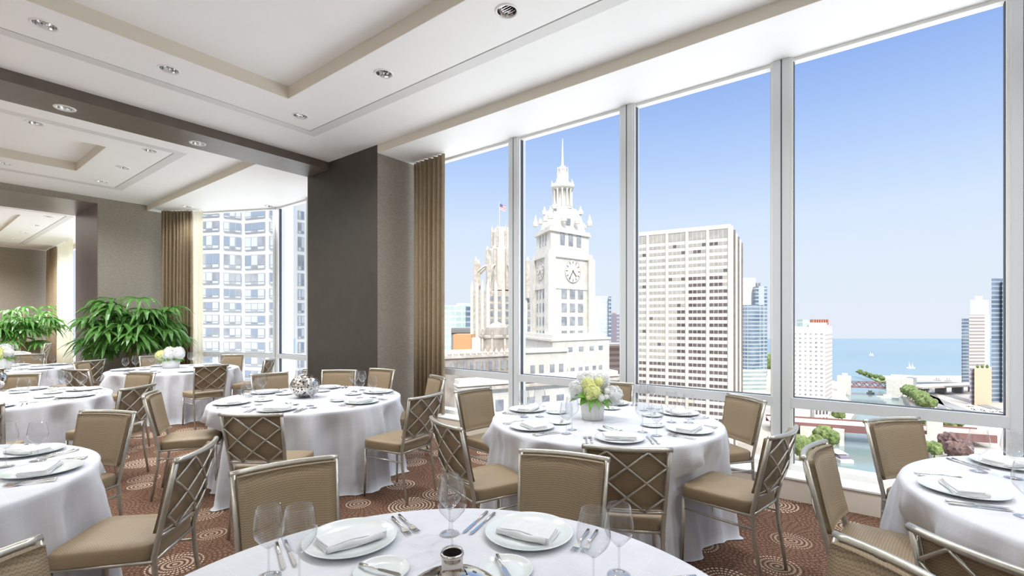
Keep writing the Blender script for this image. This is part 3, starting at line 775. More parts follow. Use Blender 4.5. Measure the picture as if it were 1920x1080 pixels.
# pierced silver vases
def build_vase():
    r = empty('pierced_vase'); tag(r, None, 'vase')
    s = smooth(); prof = []
    for i in range(21):
        a = -pi / 2 * .78 + (pi / 2 * .78 + pi / 2 * .86) * i / 20
        prof.append((.146 * cos(a), .122 + .125 * sin(a)))
    prof = [(.0, .004), (prof[0][0] * .9, .002)] + prof
    s.lathe(prof, 48, capb=False, capt=False); s.build('body', M['pierced'], r)
    s = smooth(); s.lathe([(.036, .2405), (.0290, .2445), (.0235, .255), (.0235, .281), (.0262, .287), (.0255, .291), (.0228, .2925), (.0205, .291)], 36, capb=False, capt=False); s.build('neck', M['vasesilver'], r)
    s = smooth(); s.lathe([(.0208, .2915), (.0196, .286), (.0194, .255), (.0, .254)], 24, capb=False, capt=False); s.build('opening', M['void'], r)
    return r
VS = Proto(build_vase)
VS.place((*at(848, 1.055), TH + .001), .4, 'pierced silver ball vase at the bottom edge of the picture', 'pierced silver vases')
VS.place((*on(572, 745, TH), TH + .001), 1.4, 'pierced silver ball vase on the middle table before the pier', 'pierced silver vases')
VS.place((*on(-19, 733, TH), TH + .001), 2.4, 'pierced silver ball vase just showing at the left edge', 'pierced silver vases')

# bouquets: ribbed white pot with hydrangeas
def bloom(r, c, rad, m, seed, name='hydrangea_bloom', n=230):
    rr = random.Random(seed); s = MB()
    s.smooth = True
    vs = []
    s.lathe([(rad * .70 * sin(pi * i / 8), -rad * .70 * cos(pi * i / 8)) for i in range(1, 8)], 12)
    s.smooth = False
    for k in range(n):
        zc = 1 - 2 * (k + .5) / n; a = k * 2.39996; q = sqrt(1 - zc * zc); nrm = Vector((q * cos(a), q * sin(a), zc))
        t1 = nrm.orthogonal().normalized(); t2 = nrm.cross(t1); th = rr.uniform(0, 6); w = rad * rr.uniform(.12, .20)
        ce = nrm * rad * rr.uniform(.74, 1.04)
        for j in range(4):
            b_ = th + j * pi / 2; d_ = t1 * cos(b_) + t2 * sin(b_); e_ = t1 * cos(b_ + .6) + t2 * sin(b_ + .6); f_ = t1 * cos(b_ - .6) + t2 * sin(b_ - .6)
            s.add([ce, ce + f_ * w * .8 + nrm * w * .18, ce + d_ * w * 1.15 + nrm * w * rr.uniform(-.1, .3), ce + e_ * w * .8 + nrm * w * .18], [(0, 1, 2, 3)])
    return s.build(name, m, r, loc=c)
def leaves(r, items, m, name='foliage'):
    s = MB()
    for (c, dirn, ln, wd) in items:
        c = Vector(c); d_ = Vector(dirn).normalized(); side = d_.cross(Vector((.1, -.6, .8))).normalized(); up = side.cross(d_)
        P = []
        for i in range(6):
            u = i / 5; w = wd * sin(pi * min(1, u * .9 + .08)) ; p = c + d_ * ln * u - Vector((0, 0, ln * .35 * u * u)) + up * ln * .1 * sin(pi * u)
            P.append([p - side * w + up * w * .25, p, p + side * w + up * w * .25])
        s.grid(P)
    return s.build(name, m, r)
def bouquet(x, y, lab, potr=.095, poth=.158, ribs=True, spec=None, rs=1.0, seed=3):
    r = empty('flower_arrangement', (x, y, TH + .001), -YAW); tag(r, lab, 'flowers', 'hydrangea centrepieces')
    s = smooth(); n = 144; prof = [(.80, 0), (.90, .004), (.96, .06 * poth / .158), (1.0, .10 * poth / .158), (1.0, poth), (.93, poth), (.92, poth - .03), (.0, poth - .03)]
    vs = []; fs = []
    for k, (q, z) in enumerate(prof):
        for i in range(n):
            a = 2 * pi * i / n; rad = potr * q * (1 + (.012 * cos(a * 36) if ribs and 1 <= k <= 4 else 0)); vs.append((rad * cos(a), rad * sin(a), z))
    for k in range(len(prof) - 1):
        for i in range(n):
            j = (i + 1) % n; fs.append((k * n + i, k * n + j, (k + 1) * n + j, (k + 1) * n + i))
    fs.append(tuple(range(n))[::-1]); s.add(vs, fs); s.build('pot', M['potwhite'], r)
    for i, (bx, by, bz, br, kind) in enumerate(spec):
        bloom(r, (bx * rs, by * rs, poth + bz * rs), br * rs, M['petaly'] if kind == 'y' else M['petalw'], seed * 10 + i, 'hydrangea_bloom' if br > .05 else 'rose_bloom', 230 if br > .05 else 40)
    rr = random.Random(seed); it = []
    for k in range(34):
        a = rr.uniform(0, 2 * pi); u = rr.uniform(-.35, .9)
        it.append(((.07 * cos(a) * rs, .07 * sin(a) * rs, poth + .02), (cos(a), sin(a), u), rr.uniform(.09, .14) * rs, rr.uniform(.020, .034) * rs))
    leaves(r, it, M['leaf2']); return r
x1, y1 = on(1111, 786, TH)
bouquet(x1, y1, 'bouquet of lime and white hydrangeas in a ribbed grey white pot by the window',
  spec=[(-.015, -.085, .075, .072, 'y'), (-.045, -.05, .135, .055, 'y'), (.045, -.05, .155, .048, 'y'), (-.12, .02, .085, .075, 'w'), (.155, -.01, .035, .088, 'w'), (.08, .05, .15, .075, 'w'), (-.04, .08, .15, .08, 'w'),
        (.05, -.12, .03, .043, 'w'), (.10, -.11, .09, .030, 'w'), (.13, -.10, .06, .028, 'w'), (.09, -.13, .045, .026, 'w'), (-.05, -.12, .04, .03, 'y'), (.10, -.05, .19, .03, 'w')], seed=5)
_a = at(1, 1)
x6, y6 = on(321, 690, TH)
bouquet(x6, y6, 'low bowl of white and lime hydrangeas on the back table before the palm', .125, .14, False,
  spec=[(-.13, -.05, .08, .09, 'y'), (.03, -.09, .08, .095, 'w'), (.15, -.03, .09, .09, 'w'), (-.06, .05, .13, .09, 'y'), (.08, .06, .13, .09, 'w'), (-.02, -.03, .15, .07, 'w'), (-.10, -.10, .03, .05, 'y')], seed=6)
x7, y7 = on(2, 693, TH)
bouquet(x7, y7, 'yellow and white bouquet in a pale ribbed pot at the left edge', .125, .19, True,
  spec=[(.02, -.08, .09, .1, 'y'), (.12, .0, .08, .08, 'w'), (-.1, 0, .08, .1, 'w'), (.0, .06, .14, .09, 'w'), (.08, -.1, .05, .06, 'y')], seed=7)

# ------------------------------------------------------------------ lady palms
def palm(x, y, H, W_, lab, nf, seed, bl=.46, ymax=99):
    def keep(p):        # leaves bend back where a wall stands behind the plant
        wy = y - sin(YAW) * p.x + cos(YAW) * p.y
        if wy > ymax:
            d_ = ymax - .25 * (wy - ymax) / (1 + wy - ymax) * .2 - wy; return p + Vector((-sin(YAW) * d_, cos(YAW) * d_, 0))
        return p
    r = empty('potted_palm', (x, y, 0), -YAW); tag(r, lab, 'plant', 'lady palms in pots')
    rr = random.Random(seed)
    s = smooth(); s.lathe([(.15, 0), (.17, .02), (.23, .36), (.24, .40), (.215, .40), (.21, .36), (.0, .35)], 32, capt=False); s.build('planter', M['planter'], r)
    canes = []
    for k in range(9):
        a = rr.uniform(0, 6.28); d_ = rr.uniform(.02, .13); h = H * rr.uniform(.6, .92); lean = rr.uniform(.05, .22) * W_
        p = [(d_ * cos(a), d_ * sin(a), .34), ((d_ + lean * .3) * cos(a), (d_ + lean * .3) * sin(a), h * .6), ((d_ + lean) * cos(a), (d_ + lean) * sin(a), h)]
        c = smooth(); c.tube(p, [.016, .014, .010], 7); c.build('cane', M['stem'], r); canes.append((Vector(p[1]), Vector(p[2])))
    for k in range(nf):
        lo, hi = canes[k % len(canes)]; t_ = rr.uniform(.15, 1.0); base = lo.lerp(hi, t_)
        a = k * 2.4 + rr.uniform(-.4, .4); el_ = rr.uniform(-.15, .95) * (.4 + .6 * t_)
        d_ = Vector((cos(a) * cos(el_), sin(a) * cos(el_), sin(el_))); pl = rr.uniform(.22, .48) * W_ * (1 if t_ < .8 else .8)
        tip = base + d_ * pl + Vector((0, 0, -.05 * pl))
        s = MB(); s.smooth = False
        s.tube([base, base + d_ * pl * .55 + Vector((0, 0, .02)), tip], [.005, .004, .003], 5)
        hz = Vector((d_.x, d_.y, 0)).normalized(); side = Vector((-hz.y, hz.x, 0))
        nb = rr.choice([7, 8, 9, 10])
        for b_ in range(nb):
            th = (-1 + 2 * b_ / (nb - 1)) * 1.75; dd = (hz * cos(th) + side * sin(th)); tilt = rr.uniform(.0, .35) + .25 * el_
            ln = bl * rr.uniform(.78, 1.08) * (1 - .18 * abs(th) / 1.75); wd = rr.uniform(.026, .042) * bl / .46; drp = rr.uniform(.45, .95)
            sd = dd.cross(Vector((0, 0, 1))).normalized(); P = []
            for i in range(6):
                u = i / 5; p = tip + dd * ln * u * (1 - .18 * u * drp) + Vector((0, 0, ln * (tilt * u - drp * u * u)))
                w = wd * (min(1, .35 + u * 3) if u < .7 else max(.12, (1 - u) / .3))
                P.append([keep(q_) for q_ in (p - sd * w + Vector((0, 0, w * .35)), p, p + sd * w + Vector((0, 0, w * .35)))])
            s.grid(P)
        s.build('frond', M['leaf'], r)
    return r
palm(2.92, 11.75, 2.04, 1.42, 'large bushy lady palm in front of the brown wall of the middle room', 92, 4, .50, 12.60)
palm(2.25, 19.6, 2.05, 1.35, 'smaller lady palm in the most distant room at the left', 76, 9, .47)

# ================================================================== THE CITY OUTSIDE
GZ, WZ = -61.0, -64.0
KX = .70      # daylight reflectance scale of everything outside
def kx(c): return tuple(v * KX for v in c)
def ext(name, c, r=.8, **k):
    m = mat(name, kx(c), r, **k); m['k'] = KX; return m
M['stone'] = noisy(ext('white_terracotta', (.80, .77, .69)), (.76, .72, .63), (.88, .86, .80), .6)
M['stone2'] = noisy(ext('weathered_limestone', (.62, .56, .48)), (.52, .45, .38), (.78, .72, .64), .8)
M['stone3'] = noisy(ext('grey_limestone', (.45, .40, .35)), (.36, .32, .28), (.56, .50, .44), .7)
M['concrete'] = noisy(ext('office_concrete', (.80, .74, .62)), (.88, .82, .71), (.96, .90, .80), .2)
M['brown'] = noisy(ext('brown_shaded_side', (.27, .22, .20)), (.24, .20, .18), (.34, .28, .25), .4)  # office side: its shade is in the colour; also the brown pilasters
M['white'] = noisy(ext('white_tower_paint', (.85, .84, .80)), (.82, .81, .78), (.9, .89, .86), .2)
M['darkwin'] = noisy(ext('dark_window', (.14, .12, .13), .15), (.10, .085, .09), (.24, .20, .20), .35)
M['blind'] = noisy(ext('window_blind', (.50, .47, .43), .4), (.42, .40, .37), (.58, .55, .50), .3)
M['greywin'] = noisy(ext('grey_window', (.34, .36, .38), .2), (.24, .26, .30), (.50, .52, .53), .5)
M['tan'] = ext('tan_blank_wall', (.82, .60, .42))
M['orange'] = ext('orange_block', (.75, .42, .20)); M['rust'] = ext('rust_steel', (.28, .13, .12), .7); M['redcrown'] = ext('red_fins', (.62, .24, .17))
M['greyroof'] = ext('grey_roof', (.30, .30, .31)); M['asphalt'] = noisy(ext('asphalt', (.25, .24, .24)), (.2, .2, .2), (.34, .33, .32), .05)
M['paving'] = noisy(ext('city_paving', (.70, .64, .56)), (.44, .39, .33), (.72, .66, .58), .03, 6)
M['deck'] = noisy(ext('bridge_deck', (.62, .50, .42)), (.55, .42, .35), (.70, .60, .52), .1)
M['tree'] = noisy(ext('tree_green', (.14, .20, .06)), (.08, .13, .035), (.26, .33, .10), .5, 5)
M['treered'] = noisy(ext('copper_beech', (.17, .10, .09)), (.11, .06, .06), (.24, .15, .13), .5, 5)
M['grass'] = noisy(ext('park_grass', (.20, .28, .10)), (.16, .23, .08), (.28, .36, .14), .05)
def curtainwall(name, c1, c2, c3, bw, bh, mort=.12):
    m = ext(name, c1, .25); c1, c2, c3 = kx(c1), kx(c2), kx(c3); t = N(m, 'ShaderNodeTexCoord'); mp = N(m, 'ShaderNodeSeparateXYZ'); L(m, t.outputs['Object'], mp.inputs[0])
    w = math_(m, 'FRACT', math_(m, 'MULTIPLY', math_(m, 'ADD', mp.outputs[0], mp.outputs[1]), 1 / bw)); h = math_(m, 'FRACT', math_(m, 'MULTIPLY', mp.outputs[2], 1 / bh))
    a = math_(m, 'MAXIMUM', math_(m, 'LESS_THAN', w, mort), math_(m, 'LESS_THAN', h, mort * 2.4))
    ns = N(m, 'ShaderNodeTexNoise'); ns.inputs['Scale'].default_value = .09; ns.inputs['Detail'].default_value = 5; L(m, t.outputs['Object'], ns.inputs['Vector'])
    r = N(m, 'ShaderNodeMapRange'); r.inputs[1].default_value = .4; r.inputs[2].default_value = .6; L(m, ns.outputs['Fac'], r.inputs[0])
    L(m, mixc(m, a, mixc(m, r.outputs[0], c1, c2), c3), BS(m).inputs['Base Color']); return m
M['cw_pale'] = curtainwall('pale_glass_wall', (.62, .75, .84), (.74, .83, .90), (.86, .90, .93), 3.2, 3.6)
M['cw_blue'] = curtainwall('blue_glass_wall', (.14, .21, .30), (.27, .36, .44), (.60, .65, .69), 2.8, 3.3)
M['cw_dark'] = curtainwall('dark_glass_wall', (.13, .18, .26), (.22, .29, .38), (.42, .48, .55), 3.0, 3.4, .14)
M['cw_green'] = curtainwall('green_glass_wall', (.50, .66, .62), (.62, .75, .70), (.80, .86, .82), 4, 3.6)
M['cw_podium'] = curtainwall('podium_wall', (.36, .47, .46), (.46, .55, .52), (.74, .76, .72), 3.5, 3.6, .2)
def cheap_windows(name, wall, win, bw, bh, fw, fh):
    m = ext(name, wall); wall, win = kx(wall), kx(win); t = N(m, 'ShaderNodeTexCoord'); mp = N(m, 'ShaderNodeSeparateXYZ'); L(m, t.outputs['Object'], mp.inputs[0])
    w = math_(m, 'LESS_THAN', math_(m, 'FRACT', math_(m, 'MULTIPLY', math_(m, 'ADD', mp.outputs[0], mp.outputs[1]), 1 / bw)), fw); h = math_(m, 'LESS_THAN', math_(m, 'FRACT', math_(m, 'MULTIPLY', mp.outputs[2], 1 / bh)), fh)
    L(m, mixc(m, math_(m, 'MULTIPLY', w, h), wall, win), BS(m).inputs['Base Color']); return m
M['pink'] = cheap_windows('pink_brick_block', (.72, .56, .50), (.40, .33, .34), 4, 3.4, .5, .5)
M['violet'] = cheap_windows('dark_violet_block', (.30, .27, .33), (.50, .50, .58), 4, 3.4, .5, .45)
m = ext('river_water', (.10, .18, .20), .12); M['river'] = m
noisy(m, (.20, .27, .26), (.26, .34, .33), .02, 4)
t_ = N(m, 'ShaderNodeTexNoise'); t_.inputs['Scale'].default_value = .35; tt = N(m, 'ShaderNodeTexCoord'); L(m, tt.outputs['Object'], t_.inputs['Vector']); b_ = N(m, 'ShaderNodeBump'); b_.inputs['Strength'].default_value = .12; L(m, t_.outputs['Fac'], b_.inputs['Height']); L(m, b_.outputs[0], BS(m).inputs['Normal'])
m = ext('lake_water', (.36, .60, .70), .6, spec=.2); M['lake'] = m
noisy(m, (.185, .27, .33), (.215, .295, .35), .002, 6, stretch=(1, 1, 1))

def gon(pts, z=GZ): return [on(a, b, z) for a, b in pts]
# water and land
struct('lake_water', MB().prism([at(-2500, 1724), at(4200, 1724), at(4200, 440), at(-2500, 440)], WZ - 1, WZ), M['lake'])
struct('river_water', MB().prism([at(900, 440), at(2600, 440), at(3600, 60), at(300, 60)], WZ - 1, WZ + .1), M['river'])
def land(name, pts, m, z=GZ, zb=WZ): return struct(name, MB().prism(gon(pts, z), zb, z), m)
far_l = [at(-2600, 900), at(1440, 900), at(1545, 520), on(1590, 722, GZ), on(1586, 742, GZ), on(1605, 772, GZ), on(1566, 826, GZ), on(1545, 850, GZ), on(1490, 905, GZ), on(1400, 1000, GZ), at(1200, 60), at(-2600, 60)]
struct('city_ground', MB().prism(far_l, WZ - 1, GZ), M['paving'])
far_r = [on(1700, 722, GZ), at(1790, 480), at(1900, 520), at(4200, 520), at(4200, 90), at(1950, 90), on(1790, 900, GZ), on(1745, 850, GZ), on(1722, 800, GZ), on(1712, 765, GZ), on(1693, 742, GZ)]
struct('city_ground', MB().prism(far_r, WZ - 1, GZ), M['paving'])
pier_ = [at(1700, 470), at(1990, 560), at(1990, 600), at(1640, 520)]
struct('breakwater', MB().prism([at(1604, 610), at(1612, 605), at(1665, 505), at(1650, 500)], WZ - 1, WZ + 1.2), M['grass'])
struct('breakwater', MB().prism([at(1650, 560), at(1990, 560), at(1990, 500), at(1660, 500)], WZ - 1, WZ + .8), M['paving'])
for k, (pa, pb, w) in enumerate((((1725, 738), (1880, 800), 9), ((1735, 728), (1893, 775), 7), ((1745, 735), (1790, 800), 5))):
    a, b = on(*pa, GZ), on(*pb, GZ); mb = MB(); along(mb, a, b, 0, hypot(b[0] - a[0], b[1] - a[1]), -w / 2, w / 2, GZ, GZ + .3)
    struct('street', mb, M['asphalt'])

def bld(name, label, group='buildings along the river'):
    o = empty(name, (0, 0, 0)); tag(o, label, 'building'); return o
def slab(root, name, m, near, da, la, db, lb, z0, z1, **k):
    """block with its nearest corner given, la metres along direction da, lb along db (degrees right of the view axis)"""
    a = dirv(da); b = dirv(db)
    pts = [near, (near[0] + a[0] * la, near[1] + a[1] * la), (near[0] + a[0] * la + b[0] * lb, near[1] + a[1] * la + b[1] * lb), (near[0] + b[0] * lb, near[1] + b[1] * lb)]
    return MB().prism(pts, z0, z1).build(name, m, root, **k)
UNIT = None
def windows(root, near, da, items, m, cap=100, dep=.12, name='window'):
    """items: (s0, s1, z0, z1[, material]) on the face starting at near running along da; thin boxes just proud of the wall"""
    a = dirv(da); n_ = (a[1], -a[0])
    if n_[0] * near[0] + n_[1] * near[1] > 0: n_ = (-n_[0], -n_[1])
    cache = {}; rest = MB()
    it = sorted(items, key=lambda q: -q[2])
    for i, q in enumerate(it):
        s0, s1, z0, z1 = q[:4]; mm = q[4] if len(q) > 4 else m
        p = [(near[0] + a[0] * s + n_[0] * e, near[1] + a[1] * s + n_[1] * e) for s, e in ((s0, -.05), (s1, -.05), (s1, dep), (s0, dep))]
        if i < cap:
            MB().prism(p, z0, z1).build(name, mm, root)
        else:
            rest.cur = 0 if mm is m else 1
            rest.prism(p, z0, z1)
    if rest.v: rest.build(name, [m, M['blind']], root)['kind'] = 'stuff'
def corner(px, D): return at(px, D)

# --- white clock tower with its lower wing -------------------------------------------------
CT = bld('clock_tower', 'white terracotta clock tower with a slim spire, seen in the second window bay')
n0 = corner(1030, 125); ra, la_, dR, dL = 17.0, 12.4, 49.5, -16.8
A_, B_ = dirv(dR), dirv(dL)
ctr = (n0[0] + A_[0] * ra / 2 + B_[0] * la_ / 2, n0[1] + A_[1] * ra / 2 + B_[1] * la_ / 2)
def quad(k, k2=None):
    k2 = k if k2 is None else k2
    return [(ctr[0] + A_[0] * ra / 2 * i * k + B_[0] * la_ / 2 * j * k2, ctr[1] + A_[1] * ra / 2 * i * k + B_[1] * la_ / 2 * j * k2) for i, j in ((-1, -1), (1, -1), (1, 1), (-1, 1))]
def zc(y, D=125.0): return zat(y, D)
def zt(y): return zat(y, 136.0)
shaft = MB(); shaft.prism(quad(1), GZ, zc(480)); shaft.prism(quad(1.03), zc(540), zc(532)); shaft.prism(quad(1.0), zc(480), zc(470)); shaft.prism(quad(1.07), zc(480), zc(475)); shaft.prism(quad(1.03), zc(475), zc(468))
for i, j in ((-1, -1), (1, -1), (-1, 1)):
    c = (ctr[0] + A_[0] * ra / 2 * i * .94 + B_[0] * la_ / 2 * j * .94, ctr[1] + A_[1] * ra / 2 * i * .94 + B_[1] * la_ / 2 * j * .94)
    s_ = 1.4; shaft.prism([(c[0] + (A_[0] * p + B_[0] * q) * s_, c[1] + (A_[1] * p + B_[1] * q) * s_) for p, q in ((-1, -1), (1, -1), (1, 1), (-1, 1))], GZ, zc(478))
shaft.build('shaft', M['stone'], CT)
up = MB(); up.prism(quad(.90), zc(470), zc(430)); up.prism(quad(.98), zc(431), zc(427)); up.prism(quad(.94), zc(427), zc(422)); up.prism(quad(.80), zc(424), zt(402), quad(.62)); up.prism(quad(.62), zt(403), zt(392), quad(.46))
up.build('upper_stage', M['stone'], CT)
for i in (-1, -.33, .33, 1):
    for j in (-1, -.33, .33, 1):
        if abs(i) < 1 and abs(j) < 1: continue
        big = abs(i) == 1 and abs(j) == 1
        for kk, (sc_, y0, y1) in enumerate(((.93, 424, 402 if big else 413), (.62, 402, 386))):
            if kk and not big: continue
            c = (ctr[0] + A_[0] * ra / 2 * i * sc_ + B_[0] * la_ / 2 * j * sc_, ctr[1] + A_[1] * ra / 2 * i * sc_ + B_[1] * la_ / 2 * j * sc_)
            mb = MB(); mb.lathe([(.75, zt(y0)), (.8, zt(y0 - 6)), (.45, zt((y0 + y1) / 2)), (.08, zt(y1))], 6, c); mb.build('pinnacle', M['stone'], CT)
dr = smooth(); dr.lathe([(2.9, zt(394)), (2.9, zt(390)), (2.1, zt(389)), (2.1, zt(357)), (2.9, zt(356)), (3.25, zt(353)), (3.35, zt(347)), (2.6, zt(346)), (2.2, zt(343)), (1.5, zt(340)), (1.4, zt(319)), (1.65, zt(317)), (1.1, zt(314)), (.35, zt(309)), (.3, zt(300)), (.07, zt(259))], 24, ctr); dr.build('spire', M['stone'], CT)
for k in range(12):
    a = k * pi / 6; c = (ctr[0] + 2.62 * cos(a), ctr[1] + 2.62 * sin(a)); mb = smooth(); mb.lathe([(.34, zt(390)), (.28, zt(387)), (.26, zt(359)), (.36, zt(356))], 8, c); mb.build('column', M['stone'], CT)
for k in range(8):
    a = k * pi / 4 + .3; c = (ctr[0] + 1.5 * cos(a), ctr[1] + 1.5 * sin(a)); mb = MB(); mb.lathe([(.26, zt(341)), (.24, zt(322)), (.06, zt(313))], 6, c); mb.build('column', M['stone'], CT)
    a = k * pi / 4; c = (ctr[0] + 3.1 * cos(a), ctr[1] + 3.1 * sin(a)); mb = MB(); mb.lathe([(.22, zt(347)), (.16, zt(342)), (.04, zt(338))], 6, c); mb.build('pinnacle', M['stone'], CT)
# dials on the two visible faces
def dial(fr, dA, s, zc_, r_, nrm_sign=1):
    a = dirv(dA); n_ = (a[1], -a[0])
    if n_[0] * fr[0] + n_[1] * fr[1] > 0: n_ = (-n_[0], -n_[1])
    def P(u, v, e): return (fr[0] + a[0] * (s + u) + n_[0] * e, fr[1] + a[1] * (s + u) + n_[1] * e, zc_ + v)
    f = MB(); nn = 48
    f.add([P(r_ * cos(2 * pi * i / nn), r_ * sin(2 * pi * i / nn), .0) for i in range(nn)] + [P(r_ * cos(2 * pi * i / nn), r_ * sin(2 * pi * i / nn), .22) for i in range(nn)], [tuple(range(nn, 2 * nn))] + [(i, (i + 1) % nn, nn + (i + 1) % nn, nn + i) for i in range(nn)])
    d = f.build('clock_dial', M['stone'], CT)
    g = MB()
    for i in range(nn):
        t0, t1 = 2 * pi * i / nn, 2 * pi * (i + 1) / nn; g.add([P(r_ * 1.0 * cos(t0), r_ * sin(t0), .24), P(r_ * cos(t1), r_ * sin(t1), .24), P(r_ * .96 * cos(t1), r_ * .96 * sin(t1), .24), P(r_ * .96 * cos(t0), r_ * .96 * sin(t0), .24)], [(0, 1, 2, 3)])
    g.build('dial_rim', M['stone3'], d)
    g = MB()
    def bar(th, r0, r1, w, e=.26):
        c_, s_ = sin(th), cos(th)
        g.add([P(c_ * r0 - s_ * w, s_ * r0 + c_ * w, e), P(c_ * r0 + s_ * w, s_ * r0 - c_ * w, e), P(c_ * r1 + s_ * w * 1.1, s_ * r1 - c_ * w * 1.1, e), P(c_ * r1 - s_ * w * 1.1, s_ * r1 + c_ * w * 1.1, e)], [(0, 1, 2, 3)])
    for k in range(12): bar(k * pi / 6, r_ * .66, r_ * .90, r_ * .035)
    g.build('hour_mark', M['darkwin'], d)
    for th, ln, w in ((radians(136), .62, .045), (radians(216), .84, .035)):
        g = MB(); bar(th, -r_ * .12, r_ * ln, r_ * w, .3); g.build('clock_hand', M['darkwin'], d)
dial(n0, dR, 8.9, zc(509, 131), 3.15); dial(n0, dL, 6.4, zc(508, 131), 2.6)
it = []
for y0, y1 in ((543, 560), (569, 585), (594, 610), (620, 626)):
    for s_ in (4.6, 7.9, 11.2): it.append((s_, s_ + 2.0, zc(y1, 130), zc(y0, 130)))
windows(CT, n0, dR, it, M['greywin'])
it = []
for y0, y1 in ((543, 560), (569, 585), (594, 610), (620, 636)):
    for s_ in (4.0, 6.3, 8.6): it.append((s_, s_ + .9, zc(y1, 131), zc(y0, 131)))
windows(CT, n0, dL, it, M['greywin'])
q0 = quad(.90)[0]
windows(CT, q0, dR, [(s_, s_ + 1.7, zc(461, 131), zc(436, 131)) for s_ in (3.6, 6.9, 10.2)], M['greywin'])
windows(CT, q0, dL, [(s_, s_ + .8, zc(461, 131), zc(440, 131)) for s_ in (3.2, 5.4, 7.6)], M['blind'])
windows(CT, quad(.79)[0], dR, [(5.4, 7.1, zc(420, 131), zc(409, 131))], M['greywin'])
# shoulders and wing below the shaft
wg = MB(); b0 = at(1036, 116)
def blk(mb, near, la__, lb__, z0, z1, d1_=dR, d2_=dL):
    a = dirv(d1_); b = dirv(d2_); mb.prism([near, (near[0] + a[0] * la__, near[1] + a[1] * la__), (near[0] + a[0] * la__ + b[0] * lb__, near[1] + a[1] * la__ + b[1] * lb__), (near[0] + b[0] * lb__, near[1] + b[1] * lb__)], z0, z1)
blk(wg, b0, 22, 26, GZ, zat(639.9, 116)); blk(wg, at(1034, 115.4), 23, 26, zat(640, 116), zat(636, 116)); blk(wg, at(1038, 117), 20, 24, zat(640, 116), zat(628, 116))
wg.build('shoulder', M['stone'], CT)
windows(CT, b0, dR, [(s_, s_ + 1.6, zat(659, 120), zat(651, 120)) for s_ in (5.5, 9.6, 13.8, 17.5)], M['greywin'])
windows(CT, b0, dR, [(s_, s_ + 1.3, zat(706, 120), zat(690, 120)) for s_ in (4, 6.5, 9.5, 12, 15, 17.5)], M['greywin'])
LW = bld('wing_building', 'bright white lower wing with cornice in front of the clock tower')
c0 = at(860, 78); wl = MB(); blk(wl, c0, 33.5, 3, GZ, zat(706, 84), 62, -20)
blk(wl, at(858, 77.4), 34, 3, zat(716, 84), zat(714, 84), 62, -20)
wl.build('wall', M['stone'], LW)
cn = MB(); blk(cn, at(857, 77), 34.5, 2, zat(727, 82), zat(722, 82), 62, -20); cn.build('cornice', M['stone2'], LW)
windows(LW, c0, 62, [(s_, s_ + 1.5, zat(765, 84), zat(745, 84)) for s_ in [3.6 + 3.1 * k for k in range(10)]], M['greywin'])
UW = bld('attic_building', 'white attic storey with square windows directly left of the clock tower base')
c1_ = at(984, 100); u_ = MB(); blk(u_, c1_, 11, 6, GZ, zat(662, 100), 60, -20); blk(u_, at(983, 99.5), 11.5, 6.5, zat(662, 100), zat(657, 100), 60, -20); u_.build('wall', M['stone'], UW)
windows(UW, c1_, 60, [(s_, s_ + 1.1, zat(703, 102), zat(684, 102)) for s_ in (1.4, 3.6, 6.4, 8.8)], M['greywin'])

# --- gothic tower ---------------------------------------------------------------------------
GT = bld('gothic_tower', 'cream gothic tower with buttressed crown and flagpole, left of the first mullion')
g0 = at(889, 190); gm = MB(); blk(gm, at(915, 180), 26, 10, GZ, zat(545, 182), 62, -42)
gm.build('body', M['stone2'], GT)
gb = dirv(62)
gn = at(915, 180)
ga = dirv(-42)
for k in range(9):
    s_ = 26 * k / 8; c = (gn[0] + gb[0] * s_, gn[1] + gb[1] * s_)
    mb = MB(); mb.lathe([(.85, GZ), (.85, zat(540, 182)), (.5, zat(532, 182)), (.05, zat(524, 182))], 4, c); mb.build('pier', M['stone'], GT)
for k in range(1, 4):
    s_ = 10 * k / 3; c = (gn[0] + ga[0] * s_, gn[1] + ga[1] * s_)
    mb = MB(); mb.lathe([(.85, GZ), (.85, zat(540, 182)), (.5, zat(532, 182)), (.05, zat(524, 182))], 4, c); mb.build('pier', M['stone'], GT)
gc = (gn[0] + gb[0] * 12 + ga[0] * 8, gn[1] + gb[1] * 12 + ga[1] * 8)
DG = gc[0] * DV[0] + gc[1] * DV[1]
mb = MB(); mb.lathe([(5.6, zat(545, DG)), (5.4, zat(470, DG)), (4.2, zat(462, DG)), (4.0, zat(436, DG)), (3.2, zat(432, DG)), (3.0, zat(428, DG))], 8, gc); mb.build('octagon', M['stone'], GT)
for k in range(8):
    a = k * pi / 4 + .2
    for rr_, y0, y1, w in ((6.2, 545, 462, .75), (4.4, 465, 424, .45)):
        c = (gc[0] + rr_ * cos(a), gc[1] + rr_ * sin(a)); mb = MB(); mb.lathe([(w, zat(y0, DG)), (w, zat(y1 + 8, DG)), (.05, zat(y1, DG))], 6, c); mb.build('pinnacle', M['stone2'], GT)
    rr_ = 11.0; c = (gc[0] + rr_ * cos(a), gc[1] + rr_ * sin(a)); mb = MB(); mb.lathe([(1.0, zat(560, DG)), (.95, zat(492, DG)), (.05, zat(483, DG))], 4, c); mb.build('buttress', M['stone2'], GT)
    mb = MB(); mb.tube([(gc[0] + 10.6 * cos(a), gc[1] + 10.6 * sin(a), zat(512, DG)), (gc[0] + 8 * cos(a), gc[1] + 8 * sin(a), zat(502, DG)), (gc[0] + 5.4 * cos(a), gc[1] + 5.4 * sin(a), zat(498, DG))], .5, 5); mb.build('flying_arch', M['stone2'], GT)
it = []
for k in range(8):
    for y0 in range(556, 700, 14):
        it.append((26 * (k + .5) / 8 - .6, 26 * (k + .5) / 8 + .6, zat(y0 + 9, 184), zat(y0, 184)))
windows(GT, gn, 62, it, M['greywin'])
